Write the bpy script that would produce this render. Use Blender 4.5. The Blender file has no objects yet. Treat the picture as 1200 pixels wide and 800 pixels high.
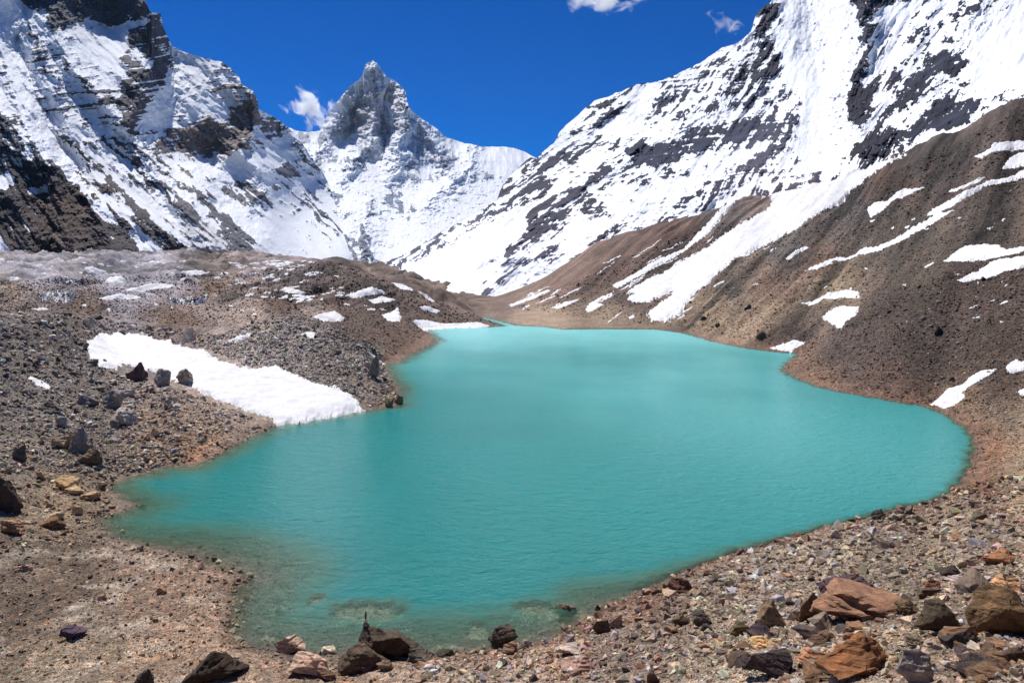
import bpy, bmesh, math, random
import numpy as np
from mathutils import Vector, Matrix

# ------------------------------------------------------------------ camera
H = 20.0                                  # eye height above the lake, metres
PITCH = math.atan(75 / 800)
CP, SP = math.cos(PITCH), math.sin(PITCH)
scene = bpy.context.scene
COL = scene.collection
cam_d = bpy.data.cameras.new('camera')
cam = bpy.data.objects.new('camera', cam_d); COL.objects.link(cam)
cam.location = (0, 0, H)
cam.rotation_euler = (math.pi / 2 - PITCH, 0, 0)
cam_d.sensor_width = 36.0; cam_d.lens = 24.0
cam_d.clip_start = 0.1; cam_d.clip_end = 60000
scene.camera = cam

# ------------------------------------------------------------------ light
SUN_EL, SUN_AZ = math.radians(57), math.radians(-30)      # azimuth from the view direction, negative = left
world = bpy.data.worlds.new('World'); scene.world = world; world.use_nodes = True
wn = world.node_tree.nodes; wl = world.node_tree.links
bg = wn['Background']
sky = wn.new('ShaderNodeTexSky'); sky.sky_type = 'NISHITA'; sky.sun_disc = False
sky.sun_elevation = SUN_EL; sky.sun_rotation = SUN_AZ
sky.altitude = 4800; sky.air_density = 1.0; sky.dust_density = 0.0; sky.ozone_density = 3.0
hsv = wn.new('ShaderNodeHueSaturation'); hsv.inputs['Saturation'].default_value = 1.6; hsv.inputs['Value'].default_value = 1.0
hsv.inputs['Hue'].default_value = 0.516
wl.new(sky.outputs[0], hsv.inputs['Color']); wl.new(hsv.outputs[0], bg.inputs[0])
bg.inputs[1].default_value = 0.09
sd = bpy.data.lights.new('sun', 'SUN'); sd.energy = 4.7; sd.angle = math.radians(0.53); sd.color = (1, .965, .92)
sun = bpy.data.objects.new('sun', sd); COL.objects.link(sun)
sdir = Vector((math.sin(SUN_AZ) * math.cos(SUN_EL), math.cos(SUN_AZ) * math.cos(SUN_EL), math.sin(SUN_EL)))
sun.rotation_euler = sdir.to_track_quat('Z', 'Y').to_euler()
scene.view_settings.view_transform = 'Standard'; scene.view_settings.look = 'None'
scene.view_settings.gamma = 1.0; scene.view_settings.use_curve_mapping = False
scene.view_settings.exposure = 0.22
scene.render.engine = 'CYCLES'
try:
    scene.cycles.transparent_max_bounces = 12; scene.cycles.max_bounces = 6
    scene.cycles.volume_bounces = 8; scene.cycles.use_denoising = True
except Exception: pass

# ------------------------------------------------------------------ maths helpers
def dir_of(px, py):
    dx = (np.asarray(px, float) - 600) / 800; dy = (400 - np.asarray(py, float)) / 800
    fy = CP + dy * SP
    return dx / fy, (-SP + dy * CP) / fy
def px_of(a, s):
    vf = CP - s * SP
    return 600 + 800 * a / vf, 400 - 800 * (SP + s * CP) / vf

def _hash(ix, iy, seed):
    h = (ix.astype(np.int64) * 374761393 + iy.astype(np.int64) * 668265263 + seed * 974634777) & 0xffffffff
    h = ((h ^ (h >> 13)) * 1274126177) & 0xffffffff
    return (h ^ (h >> 16)) & 0xffff
_ang = np.linspace(0, 2 * np.pi, 65536, endpoint=False)
_gc, _gs = np.cos(_ang).astype(np.float32), np.sin(_ang).astype(np.float32)
def noise(x, y, seed=0):
    x = np.asarray(x, np.float64); y = np.asarray(y, np.float64)
    x, y = np.broadcast_arrays(x, y)
    ix = np.floor(x); iy = np.floor(y); fx = (x - ix).astype(np.float32); fy = (y - iy).astype(np.float32)
    ix = ix.astype(np.int64); iy = iy.astype(np.int64)
    u = fx * fx * fx * (fx * (fx * 6 - 15) + 10); v = fy * fy * fy * (fy * (fy * 6 - 15) + 10)
    def g(ox, oy):
        h = _hash(ix + ox, iy + oy, seed)
        return _gc[h] * (fx - ox) + _gs[h] * (fy - oy)
    a = g(0, 0); b = g(1, 0); c = g(0, 1); d = g(1, 1)
    return 1.5 * ((a + (b - a) * u) * (1 - v) + (c + (d - c) * u) * v)
def fbm(x, y, seed=0, n=4, gain=.5, lac=2.03):
    o = 0; amp = 1; f = 1
    for i in range(n):
        o = o + amp * noise(x * f, y * f, seed + i * 17); amp *= gain; f *= lac
    return o
def ridged(x, y, seed=0, n=4, gain=.5, lac=2.03):
    o = 0; amp = 1; f = 1
    for i in range(n):
        o = o + amp * (1 - 2 * np.abs(noise(x * f, y * f, seed + i * 17))); amp *= gain; f *= lac
    return o
def sstep(a, b, x):
    t = np.clip((x - a) / (b - a), 0, 1); return t * t * (3 - 2 * t)
def inside(poly, X, Y):
    P = np.asarray(poly, float); r = np.zeros(X.shape, bool); j = len(P) - 1
    for i in range(len(P)):
        xi, yi = P[i]; xj, yj = P[j]
        if yi != yj:
            c = ((yi > Y) != (yj > Y)) & (X < (xj - xi) * (Y - yi) / (yj - yi) + xi)
            r ^= c
        j = i
    return r
def segdist(poly, X, Y, closed=True):
    P = np.asarray(poly, float); best = np.full(X.shape, 1e18); n = len(P)
    for i in range(n if closed else n - 1):
        x0, y0 = P[i]; x1, y1 = P[(i + 1) % n]
        dx, dy = x1 - x0, y1 - y0; L = dx * dx + dy * dy + 1e-12
        t = np.clip(((X - x0) * dx + (Y - y0) * dy) / L, 0, 1)
        best = np.minimum(best, (X - x0 - t * dx) ** 2 + (Y - y0 - t * dy) ** 2)
    return np.sqrt(best)
def sdf(poly, X, Y):                       # positive inside
    d = segdist(poly, X, Y); return np.where(inside(poly, X, Y), d, -d)
def rbf_fit(P, v, c=12.0):
    P = np.asarray(P, float); v = np.asarray(v, float); n = len(P)
    D = np.sqrt(((P[:, None] - P[None]) ** 2).sum(-1) + c * c)
    A = np.zeros((n + 3, n + 3)); A[:n, :n] = D + np.eye(n) * -0.08
    Q = np.c_[np.ones(n), P / 500]; A[:n, n:] = Q; A[n:, :n] = Q.T
    w = np.linalg.solve(A, np.r_[v, 0, 0, 0])
    def f(X, Y):
        o = w[n] + w[n + 1] * X / 500 + w[n + 2] * Y / 500
        for i in range(n):
            o = o + w[i] * np.sqrt((X - P[i, 0]) ** 2 + (Y - P[i, 1]) ** 2 + c * c)
        return o
    return f
def coarse(f, X, Y, k=6):                   # evaluate on every k-th grid line, then interpolate
    nr, nc = X.shape
    ri = np.unique(np.r_[np.arange(0, nr, k), nr - 1]); ci = np.unique(np.r_[np.arange(0, nc, k), nc - 1])
    Z = f(X[np.ix_(ri, ci)], Y[np.ix_(ri, ci)])
    T = np.empty((len(ri), nc))
    for i in range(len(ri)): T[i] = np.interp(np.arange(nc), ci, Z[i])
    fr = np.interp(np.arange(nr), ri, np.arange(len(ri))); i0 = np.minimum(fr.astype(int), len(ri) - 2); t = (fr - i0)[:, None]
    return T[i0] * (1 - t) + T[i0 + 1] * t
def box(A, r):
    r = int(r)
    if r < 1: return A
    for ax in (0, 1):
        for _ in (0, 1):
            pad = [(0, 0), (0, 0)]; pad[ax] = (r + 1, r)
            C = np.cumsum(np.pad(A, pad, 'edge'), axis=ax)
            n = A.shape[ax]
            hi = np.take(C, np.arange(2 * r + 1, 2 * r + 1 + n), axis=ax); lo = np.take(C, np.arange(0, n), axis=ax)
            A = (hi - lo) / (2 * r + 1)
    return A

# ------------------------------------------------------------------ object helpers
def tag(o, label=None, cat=None, group=None, kind=None):
    if label: o['label'] = label
    if cat: o['category'] = cat
    if group: o['group'] = group
    if kind: o['kind'] = kind
    return o
def mesh_from(name, V, F, mats, attrs=None, smooth=True, parent=None, winding_up=False):
    V = np.asarray(V, np.float32); F = np.asarray(F, np.int32)
    me = bpy.data.meshes.new(name); me.vertices.add(len(V)); me.vertices.foreach_set('co', V.ravel())
    k = F.shape[1]; me.loops.add(F.size); me.loops.foreach_set('vertex_index', F.ravel())
    me.polygons.add(len(F)); me.polygons.foreach_set('loop_start', np.arange(0, F.size, k, dtype=np.int32))
    me.polygons.foreach_set('use_smooth', np.full(len(F), smooth))
    me.update(calc_edges=True)
    for an, av in (attrs or {}).items():
        av = np.asarray(av, np.float32)
        if av.ndim == 2:
            at = me.attributes.new(an, 'FLOAT_COLOR', 'POINT'); at.data.foreach_set('color', np.c_[av, np.ones(len(av))].astype(np.float32).ravel())
        else:
            at = me.attributes.new(an, 'FLOAT', 'POINT'); at.data.foreach_set('value', av)
    for m in mats: me.materials.append(m)
    o = bpy.data.objects.new(name, me); COL.objects.link(o)
    if parent: o.parent = parent
    return o
def grid_faces(nr, nc, keep=None):
    i = np.arange(nr - 1)[:, None] * nc + np.arange(nc - 1)[None]
    F = np.stack([i, i + 1, i + nc + 1, i + nc], -1).reshape(-1, 4)
    if keep is not None: F = F[keep.reshape(-1)]
    return F
def compact(V, F, attrs):
    used = np.unique(F); m = np.full(len(V), -1, np.int64); m[used] = np.arange(len(used))
    return V[used], m[F], {k: v[used] for k, v in attrs.items()}

# ------------------------------------------------------------------ materials
class NT:
    def __init__(s, name):
        s.m = bpy.data.materials.new(name); s.m.use_nodes = True; s.t = s.m.node_tree; s.n = s.t.nodes; s.l = s.t.links
        s.b = s.n['Principled BSDF']; s.out = s.n['Material Output']
    def new(s, t, **kw):
        n = s.n.new(t)
        for k, v in kw.items():
            if k.startswith('_'): setattr(n, k[1:], v)
            else: n.inputs[k].default_value = v
        return n
    def link(s, a, b): s.l.new(a, b)
    def noise(s, scale, detail=6, rough=.6, vec=None, dist=0.0):
        n = s.new('ShaderNodeTexNoise', Scale=scale, Detail=detail, Roughness=rough, Distortion=dist)
        if vec is not None: s.link(vec, n.inputs['Vector'])
        return n.outputs['Fac']
    def voro(s, scale, vec=None, out='Color', feature='F1'):
        n = s.new('ShaderNodeTexVoronoi', Scale=scale); n.feature = feature
        if vec is not None: s.link(vec, n.inputs['Vector'])
        return n.outputs[out]
    def ramp(s, fac, stops):
        n = s.new('ShaderNodeValToRGB'); e = n.color_ramp.elements
        while len(e) < len(stops): e.new(.5)
        for q, (p, c) in zip(e, stops):
            q.position = p; q.color = (*(c if hasattr(c, '__len__') else (c, c, c)), 1)
        s.link(fac, n.inputs[0]); return n.outputs[0]
    def math(s, op, a, b=None, clamp=False):
        n = s.new('ShaderNodeMath', _operation=op, _use_clamp=clamp)
        for i, v in enumerate((a, b)):
            if v is None: continue
            if isinstance(v, (int, float)): n.inputs[i].default_value = v
            else: s.link(v, n.inputs[i])
        return n.outputs[0]
    def mix(s, fac, a, b, mode='MIX'):
        n = s.new('ShaderNodeMix', _data_type='RGBA', _blend_type=mode)
        for i, v in ((0, fac), (6, a), (7, b)):
            if isinstance(v, (int, float)): n.inputs[i].default_value = v
            elif isinstance(v, tuple): n.inputs[i].default_value = (*v, 1)
            else: s.link(v, n.inputs[i])
        return n.outputs[2]
    def maprange(s, v, a, b, c=0., d=1., smooth=False):
        n = s.new('ShaderNodeMapRange'); n.interpolation_type = 'SMOOTHSTEP' if smooth else 'LINEAR'
        for i, q in enumerate((v, a, b, c, d)):
            if isinstance(q, (int, float)): n.inputs[i].default_value = q
            else: s.link(q, n.inputs[i])
        return n.outputs[0]
    def attr(s, name, fac=False, typ='GEOMETRY'):
        n = s.new('ShaderNodeAttribute', _attribute_name=name, _attribute_type=typ); return n.outputs['Fac' if fac else 'Color']
    def bump(s, h, strength, dist, normal=None):
        n = s.new('ShaderNodeBump', Strength=strength, Distance=dist); s.link(h, n.inputs['Height'])
        if normal is not None: s.link(normal, n.inputs['Normal'])
        return n.outputs[0]

def mat_mountain():
    t = NT('mountain_rock_and_snow')
    pos = t.new('ShaderNodeNewGeometry').outputs['Position']
    n1 = t.noise(.02, 8, .65, pos)
    m = t.math('ADD', t.attr('snow', True), t.math('MULTIPLY', t.math('SUBTRACT', n1, .5), .5))
    m = t.maprange(m, .42, .58)
    mp = t.new('ShaderNodeMapping'); t.link(pos, mp.inputs[0]); mp.inputs['Scale'].default_value = (.006, .006, .05)
    strata = t.noise(1.0, 6, .6, mp.outputs[0])
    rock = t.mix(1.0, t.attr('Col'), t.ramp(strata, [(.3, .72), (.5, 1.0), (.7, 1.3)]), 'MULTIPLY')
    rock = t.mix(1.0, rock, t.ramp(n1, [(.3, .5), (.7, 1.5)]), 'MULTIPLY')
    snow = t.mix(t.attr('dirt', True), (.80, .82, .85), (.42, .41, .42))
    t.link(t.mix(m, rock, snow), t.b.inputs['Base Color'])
    t.b.inputs['Roughness'].default_value = .85; t.b.inputs['Specular IOR Level'].default_value = .15
    hh = t.math('ADD', t.math('MULTIPLY', n1, .8), t.math('MULTIPLY', strata, .4))
    amt = t.maprange(m, 0, 1, 1.0, .10)
    bp = t.new('ShaderNodeBump', Distance=14.0); t.link(hh, bp.inputs['Height']); t.link(amt, bp.inputs['Strength'])
    t.link(bp.outputs[0], t.b.inputs['Normal'])
    return t.m
def mat_ground():
    t = NT('stony_ground')
    pos = t.new('ShaderNodeNewGeometry').outputs['Position']
    c = t.attr('Col')
    n0 = t.noise(.06, 8, .6, pos); n1 = t.noise(1.1, 10, .72, pos); n2 = t.noise(9, 8, .7, pos)
    v1 = t.voro(1.4, pos); v2 = t.voro(5.5, pos); v3 = t.voro(16, pos)
    sep = lambda v: t.new('ShaderNodeSeparateColor')
    def chan(v, i=0):
        s_ = t.new('ShaderNodeSeparateColor'); t.link(v, s_.inputs[0]); return s_.outputs[i]
    c = t.mix(1.0, c, t.ramp(n0, [(.3, .72), (.7, 1.3)]), 'MULTIPLY')
    c = t.mix(1.0, c, t.ramp(n1, [(.28, .5), (.5, 1.0), (.72, 1.55)]), 'MULTIPLY')
    c = t.mix(.5, c, t.mix(1.0, c, t.ramp(chan(v2), [(0, .45), (.6, .95), (1, 1.9)]), 'MULTIPLY'))
    c = t.mix(.7, c, t.mix(1.0, c, t.ramp(chan(v3, 1), [(0, .5), (.6, 1.), (1, 1.8)]), 'MULTIPLY'))
    c = t.mix(.5, c, t.mix(1.0, c, t.ramp(chan(v1, 2), [(0, .6), (.7, 1.), (1, 1.7)]), 'MULTIPLY'))
    hue = t.mix(t.maprange(chan(v2, 2), .7, .95), c, t.mix(1.0, c, (1.25, .95, .75), 'MULTIPLY'))
    wet = t.attr('wet', True)
    c = t.mix(wet, hue, t.mix(1.0, hue, (.5, .47, .45), 'MULTIPLY'))
    t.link(c, t.b.inputs['Base Color'])
    t.link(t.maprange(wet, 0, 1, .9, .45), t.b.inputs['Roughness']); t.b.inputs['Specular IOR Level'].default_value = .25
    d1 = t.voro(1.4, pos, 'Distance'); d2 = t.voro(5.5, pos, 'Distance'); d3 = t.voro(16, pos, 'Distance')
    nb = t.bump(n1, .8, .5); nb = t.bump(d1, -.5, .35, nb); nb = t.bump(d2, -.45, .1, nb); nb = t.bump(d3, -.4, .04, nb); nb = t.bump(n2, .4, .05, nb)
    for l in list(nb.node.inputs['Normal'].links): pass
    t.link(nb, t.b.inputs['Normal'])
    return t.m
def mat_snow(name='old_snow', col=(.74, .735, .735), dirt=(.44, .40, .36), amt=.6):
    t = NT(name)
    pos = t.new('ShaderNodeNewGeometry').outputs['Position']
    n = t.noise(.35, 8, .65, pos); f = t.noise(5, 6, .7, pos)
    k = t.math('MULTIPLY', t.maprange(n, .5, .75), amt)
    c = t.mix(k, col, dirt)
    c = t.mix(t.math('MULTIPLY', t.maprange(f, .62, .75), .35), c, (.3, .27, .25))
    t.link(c, t.b.inputs['Base Color']); t.b.inputs['Roughness'].default_value = .75
    t.b.inputs['Specular IOR Level'].default_value = .2
    t.link(t.bump(f, .35, .1, t.bump(n, .25, .9)), t.b.inputs['Normal'])
    return t.m
def mat_rock(name, instancer=False):
    t = NT(name)
    tc = t.new('ShaderNodeTexCoord').outputs['Object']
    oi = t.new('ShaderNodeObjectInfo')
    base = t.attr('tint', typ='INSTANCER') if instancer else oi.outputs['Color']
    rnd = oi.outputs['Random']
    off = t.new('ShaderNodeVectorMath', _operation='ADD'); t.link(tc, off.inputs[0])
    cmb = t.new('ShaderNodeCombineXYZ'); t.link(t.math('MULTIPLY', rnd, 37.0), cmb.inputs[0]); t.link(cmb.outputs[0], off.inputs[1])
    v = off.outputs[0]
    n = t.noise(1.6, 8, .65, v); n2 = t.noise(7, 8, .7, v)
    mp = t.new('ShaderNodeMapping'); t.link(v, mp.inputs[0]); mp.inputs['Scale'].default_value = (.8, 1.1, 9); mp.inputs['Rotation'].default_value = (.25, .2, 0)
    lay = t.noise(1.3, 6, .6, mp.outputs[0])
    c = t.mix(1.0, base, t.ramp(n, [(.3, .6), (.55, 1.0), (.72, 1.5)]), 'MULTIPLY')
    c = t.mix(1.0, c, t.ramp(lay, [(.3, .65), (.6, 1.15)]), 'MULTIPLY')
    c = t.mix(1.0, c, t.ramp(n2, [(.3, .7), (.7, 1.3)]), 'MULTIPLY')
    c = t.mix(t.math('MULTIPLY', t.maprange(n, .55, .7), .45), c, t.mix(1.0, c, (1.35, .92, .62), 'MULTIPLY'))
    t.link(c, t.b.inputs['Base Color']); t.b.inputs['Roughness'].default_value = .82; t.b.inputs['Specular IOR Level'].default_value = .3
    if not instancer:
        t.link(t.bump(n2, .5, .12, t.bump(lay, .6, .15, t.bump(n, .4, .25))), t.b.inputs['Normal'])
    return t.m
def mat_water():
    t = NT('turquoise_lake_water')
    pos = t.new('ShaderNodeNewGeometry').outputs['Position']
    n = t.noise(.012, 5, .55, pos)
    dp = t.attr('depth', True)
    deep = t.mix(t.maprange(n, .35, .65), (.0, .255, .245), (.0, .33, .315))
    milk_sheen = t.attr('milk_sheen', True)
    deep = t.mix(milk_sheen, deep, (.30, .84, .82))  # suspended sediment plus painted reflection sheen, mixed into the body colour
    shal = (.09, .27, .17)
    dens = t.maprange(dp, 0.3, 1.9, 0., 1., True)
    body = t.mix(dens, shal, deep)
    df = t.new('ShaderNodeBsdfDiffuse'); t.link(body, df.inputs['Color'])
    tr = t.new('ShaderNodeBsdfTransparent'); t.link(t.mix(t.maprange(dp, 0, 1.2), (.97, 1, .97), (.55, .85, .72)), tr.inputs['Color'])
    op = t.math('SUBTRACT', 1.0, t.math('POWER', 2.718, t.math('MULTIPLY', dp, -1.35)))
    mx = t.new('ShaderNodeMixShader'); t.link(op, mx.inputs[0]); t.link(tr.outputs[0], mx.inputs[1]); t.link(df.outputs[0], mx.inputs[2])
    mp = t.new('ShaderNodeMapping'); t.link(pos, mp.inputs[0]); mp.inputs['Rotation'].default_value = (0, 0, .5); mp.inputs['Scale'].default_value = (1, 1.9, 1)
    w0 = t.noise(.55, 3, .6, mp.outputs[0], .3); w1 = t.noise(2.0, 5, .7, mp.outputs[0], .3); w2 = t.noise(9, 3, .65, mp.outputs[0], .3)
    nb = t.bump(w1, .9, .22, t.bump(w2, .7, .06, t.bump(w0, .8, .5)))
    gl = t.new('ShaderNodeBsdfGlossy', Roughness=.08); t.link(nb, gl.inputs['Normal'])
    t.link(t.bump(w1, 1.0, .32, t.bump(w0, .8, .5)), df.inputs['Normal'])
    fr = t.new('ShaderNodeFresnel', IOR=1.2); t.link(nb, fr.inputs['Normal'])
    m2 = t.new('ShaderNodeMixShader'); t.link(fr.outputs[0], m2.inputs[0]); t.link(mx.outputs[0], m2.inputs[1]); t.link(gl.outputs[0], m2.inputs[2])
    t.link(m2.outputs[0], t.out.inputs['Surface'])
    return t.m
def mat_ice():
    t = NT('dirty_glacier_ice')
    pos = t.new('ShaderNodeNewGeometry').outputs['Position']
    mp = t.new('ShaderNodeMapping'); t.link(pos, mp.inputs[0]); mp.inputs['Scale'].default_value = (.35, .35, .06)
    n = t.noise(1.2, 7, .65, mp.outputs[0])
    t.link(t.ramp(n, [(.3, (.10, .10, .115)), (.5, (.24, .25, .28)), (.68, (.6, .63, .68))]), t.b.inputs['Base Color'])
    t.b.inputs['Roughness'].default_value = .4
    t.link(t.bump(n, .7, 1.2), t.b.inputs['Normal'])
    return t.m
M_MOUNT, M_GROUND, M_SNOW, M_WATER, M_ICE = mat_mountain(), mat_ground(), mat_snow(), mat_water(), mat_ice()
M_ROCK, M_RUBBLE = mat_rock('weathered_rock'), mat_rock('loose_rubble', True)

# ------------------------------------------------------------------ mountains
FOLD = {'mountain_peak': lambda X, Y: np.interp(Y, [188, 214], [1, .12]), 'mountain_left': lambda X, Y: .72 - .5 * sstep(300, 330, X) * sstep(195, 215, Y),
  'mountain_right': lambda X, Y: 1 - .75 * np.exp(-((X - 962) / 32.) ** 2) * (Y < 260)}
RIDGES = {'mountain_peak': [(0.0675, 13, [(436, 71), (438, 100), (443, 130), (432, 165), (405, 205)]), (0.0607, 12, [(472, 104), (478, 130), (470, 165), (462, 205)]), (0.0540, 12, [(480, 125), (503, 158), (522, 190), (530, 205)]),
    (0.0473, 10, [(400, 113), (405, 135), (385, 165), (352, 205)]), (-0.0405, 9, [(455, 105), (452, 150), (448, 185)]), (-0.0405, 9, [(420, 105), (416, 140), (400, 165)]), (0.0405, 14, [(560, 172), (540, 205), (500, 240)]), (0.0405, 12, [(425, 240), (432, 270), (430, 300)]), (0.0270, 10, [(340, 220), (380, 230), (410, 250)])],
  'mountain_left': [(.03, 9, [(62, 212), (74, 250), (85, 305)]), (-.03, 8, [(48, 225), (60, 270), (62, 305)]), (.03, 10, [(15, 225), (30, 265), (40, 310)]), (.03, 9, [(110, 228), (118, 265), (140, 310)]), (-.025, 8, [(98, 235), (104, 305)]), (.02, 8, [(0, 165), (30, 185), (60, 195)]), (.07, 17, [(178, 12), (175, 60), (165, 110), (150, 150), (180, 200), (220, 250), (250, 290)]), (.06, 15, [(286, 100), (298, 125), (294, 160), (262, 185)]), (-.05, 16, [(200, 56), (206, 100), (200, 140)]), (-.04, 15, [(28, 0), (20, 60), (60, 150), (110, 225), (140, 260)]),
    (.06, 22, [(-60, 120), (0, 135), (50, 185), (95, 220), (150, 268)]), (.045, 14, [(60, 20), (75, 70), (110, 110), (150, 165), (205, 240)]), (.045, 14, [(225, 205), (262, 245), (300, 285)]), (.02, 9, [(336, 148), (352, 172), (360, 190)]), (.03, 10, [(300, 200), (310, 225), (290, 240)]), (-.03, 12, [(235, 190), (260, 215), (300, 260)])],
  'mountain_right': [(.075, 20, [(1000, -60), (1015, 20), (1016, 60), (995, 115), (1005, 150)]), (.06, 22, [(890, 12), (868, 70), (845, 120), (800, 150), (740, 180), (690, 210), (640, 250), (585, 300)]), (-.055, 30, [(950, 0), (960, 90), (968, 180)]),
    (.05, 20, [(1150, 10), (1120, 60), (1070, 130), (1020, 180)]), (.045, 16, [(793, 87), (770, 130), (735, 175)]), (.04, 14, [(716, 112), (690, 150), (650, 185), (600, 225)]), (-.04, 16, [(755, 100), (745, 150), (715, 185), (660, 235)]), (.04, 14, [(925, 150), (890, 190), (845, 225), (760, 265), (680, 310)]), (-.035, 14, [(860, 185), (780, 235), (690, 290), (600, 345)])]}
def build_sheet(name, label, x0, x1, top, bottom, depth_pts, rock, snow, lines, cols, step, relief, base, stretch, jag=1.3, seed=1, dirt=None):
    """A mountain face: skyline and foot give the bearings and elevations, depth_pts the distances; folds and strata are modelled."""
    nc = int((x1 - x0) / step) + 1; px = np.linspace(x0, x1, nc)
    tp = np.interp(px, [p[0] for p in top], [p[1] for p in top]); bt = np.interp(px, [p[0] for p in bottom], [p[1] for p in bottom])
    tp = tp + jag * (fbm(px / 14, px * 0, seed, 4, .6) + .35 * np.abs(noise(px / 3, px * 0, seed + 5)))
    nr = int((bt.max() - tp.min()) / step) + 1
    PY = np.clip(np.linspace(tp.min(), bt.max(), nr)[:, None], tp[None], bt[None]); PX = np.broadcast_to(px[None], PY.shape)
    live = (PY[1:, :-1] - PY[:-1, :-1] + PY[1:, 1:] - PY[:-1, 1:]) > 1e-6
    f = rbf_fit([(p[0], p[1]) for p in depth_pts], [math.log(p[2]) for p in depth_pts], 25)
    L = f(PX, PY)
    # where rock shows
    wv = 4.5 if name == 'mountain_left' else 7; wx = PX + wv * fbm(PX / 20, PY / 20, seed + 3, 5, .6); wy = PY + .8 * wv * fbm(PX / 20, PY / 14, seed + 4, 5, .6)
    B = np.full(PX.shape, base, float)
    for val, poly in rock:
        P = np.asarray(poly, float); r0 = P.min(0) - 12; r1 = P.max(0) + 12
        msk = (wx > r0[0]) & (wx < r1[0]) & (wy > r0[1]) & (wy < r1[1])
        if msk.any():
            d = sdf(poly, wx[msk], wy[msk]); k = sstep(-5.0, 5.0, d); B[msk] = B[msk] * (1 - k) + val * k
    for val, w, pl in lines:
        P = np.asarray(pl, float); r0 = P.min(0) - w - 8; r1 = P.max(0) + w + 8
        msk = (wx > r0[0]) & (wx < r1[0]) & (wy > r0[1]) & (wy < r1[1])
        if msk.any():
            d = segdist(pl, wx[msk], wy[msk], False); k = 1 - sstep(w * .3, w * .9 + .8, d); B[msk] = B[msk] * (1 - k) + val * k
    for val, poly in snow:
        P = np.asarray(poly, float); r0 = P.min(0) - 14; r1 = P.max(0) + 14
        msk = (wx > r0[0]) & (wx < r1[0]) & (wy > r0[1]) & (wy < r1[1])
        if msk.any():
            d = sdf(poly, wx[msk], wy[msk]); k = sstep(-4.0, 4.0, d); B[msk] = B[msk] * (1 - k) + val * k
    # folds along the fall line, ledges along the strata
    ang, gA, gB = stretch(PX, PY)
    ks = [.75, 1.05, 1.45, 1.8, 2.15, 2.5]; ang = np.clip(ang, .75, 2.5)
    def along(fn):                                           # noise drawn out down the fall line, blended between fixed directions
        out = np.zeros(PX.shape)
        for i, a0 in enumerate(ks):
            lo = ks[i - 1] if i else a0 - 1; hi = ks[i + 1] if i < len(ks) - 1 else a0 + 1
            w = np.clip(np.minimum((ang - lo) / (a0 - lo), (hi - ang) / (hi - a0)), 0, 1); m = w > 0
            if m.any():
                x, y = PX[m], PY[m]; c_, s_ = math.cos(a0), math.sin(a0)
                out[m] += w[m] * fn(-x * s_ + y * c_, x * c_ + y * s_)
        return out
    n_g = along(lambda p, q: fbm(p / 26, q / 110, seed + 20, 4, .55)); n_f = along(lambda p, q: fbm(p / 6 + .4 * noise(p / 9, q / 20, seed + 8), q / 52, seed + 30, 4, .6))
    n_s = fbm(PX / 75, (PY + .12 * PX + 5 * noise(PX / 60, PY / 60, seed + 6)) / 4.4, seed + 40, 4, .62)
    n_b = fbm(PX / 18, PY / 15, seed + 50, 5, .62)
    n_big = along(lambda p, q: ridged(p / 62, q / 170, seed + 60, 4, .5))
    K = B + .22 * n_b + gA * .36 * n_f + gB * .30 * n_s + .14 * n_g
    K += .13 * fbm(PX / 5.5, PY / 3.6, seed + 70, 4, .7)
    rk = sstep(.46, .56, K)
    soft = box(rk, 2)
    for am, w, pl in RIDGES.get(name, []):
        d = segdist(pl, wx, wy, False); L = L - am * np.exp(-d / w)
    fold = FOLD[name](PX, PY)
    if name == 'mountain_peak': L = L - .0032 * (1 - fold) * ridged(PX / 17 + .9 * n_b, PY / 9 + PX / 40 + .9 * n_b, 77, 5, .62)
    L = L - relief * (.036 * n_big * fold + .020 * n_g * fold + .0042 * n_f * (.12 + soft)) - relief * .005 * soft - relief * .0017 * n_s * (.15 + .9 * soft) - relief * (.0012 + .004 * soft) * n_b
    L = L + relief * .0016 * fbm(PX / 2.5, PY / 2.5, seed + 90, 2) * (0.3 + soft)
    L = np.minimum(L, L[:1])
    Y = np.exp(L)
    a, s = dir_of(PX, PY)
    X = a * Y; Z = H + s * Y
    # far side of the ridge
    nb = 14; yt, xt, zt = Y[0], X[0], Z[0]
    k = np.linspace(1, 0, nb, endpoint=False)[:, None]
    gap = k * (yt * .35)[None]; Yb = yt[None] + gap; Xb = xt[None] * (1 + gap / yt[None] * 1.04)
    Zb = zt[None] - gap * (.75 + .25 * fbm(Xb / 200, Yb / 200, seed + 99, 3)) - .5 * np.minimum(gap, 30)
    X = np.r_[Xb, X]; Y = np.r_[Yb, Y]; Z = np.r_[Zb, Z]
    snowm = np.r_[np.full((nb, nc), .9), 1 - rk]
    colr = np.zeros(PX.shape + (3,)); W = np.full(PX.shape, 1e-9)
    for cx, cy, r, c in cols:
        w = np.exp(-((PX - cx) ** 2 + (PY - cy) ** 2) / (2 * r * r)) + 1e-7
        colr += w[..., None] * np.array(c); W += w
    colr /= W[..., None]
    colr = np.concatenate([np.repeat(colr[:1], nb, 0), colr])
    D = np.zeros(PX.shape)
    for val, poly in (dirt or []):
        d = sdf(poly, wx, wy); D = np.maximum(D, val * sstep(-6, 6, d) * (.6 + .9 * np.clip(n_f + .3, 0, 1)))
    D = np.r_[np.zeros((nb, nc)), np.clip(D, 0, 1)]
    V = np.stack([X, Y, Z], -1).reshape(-1, 3)
    F = grid_faces(nr + nb, nc, np.r_[np.ones((nb, nc - 1), bool), live])[:, ::-1]
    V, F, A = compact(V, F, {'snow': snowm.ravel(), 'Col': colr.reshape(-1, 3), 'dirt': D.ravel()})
    o = mesh_from(name, V, F, [M_MOUNT], A)
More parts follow.
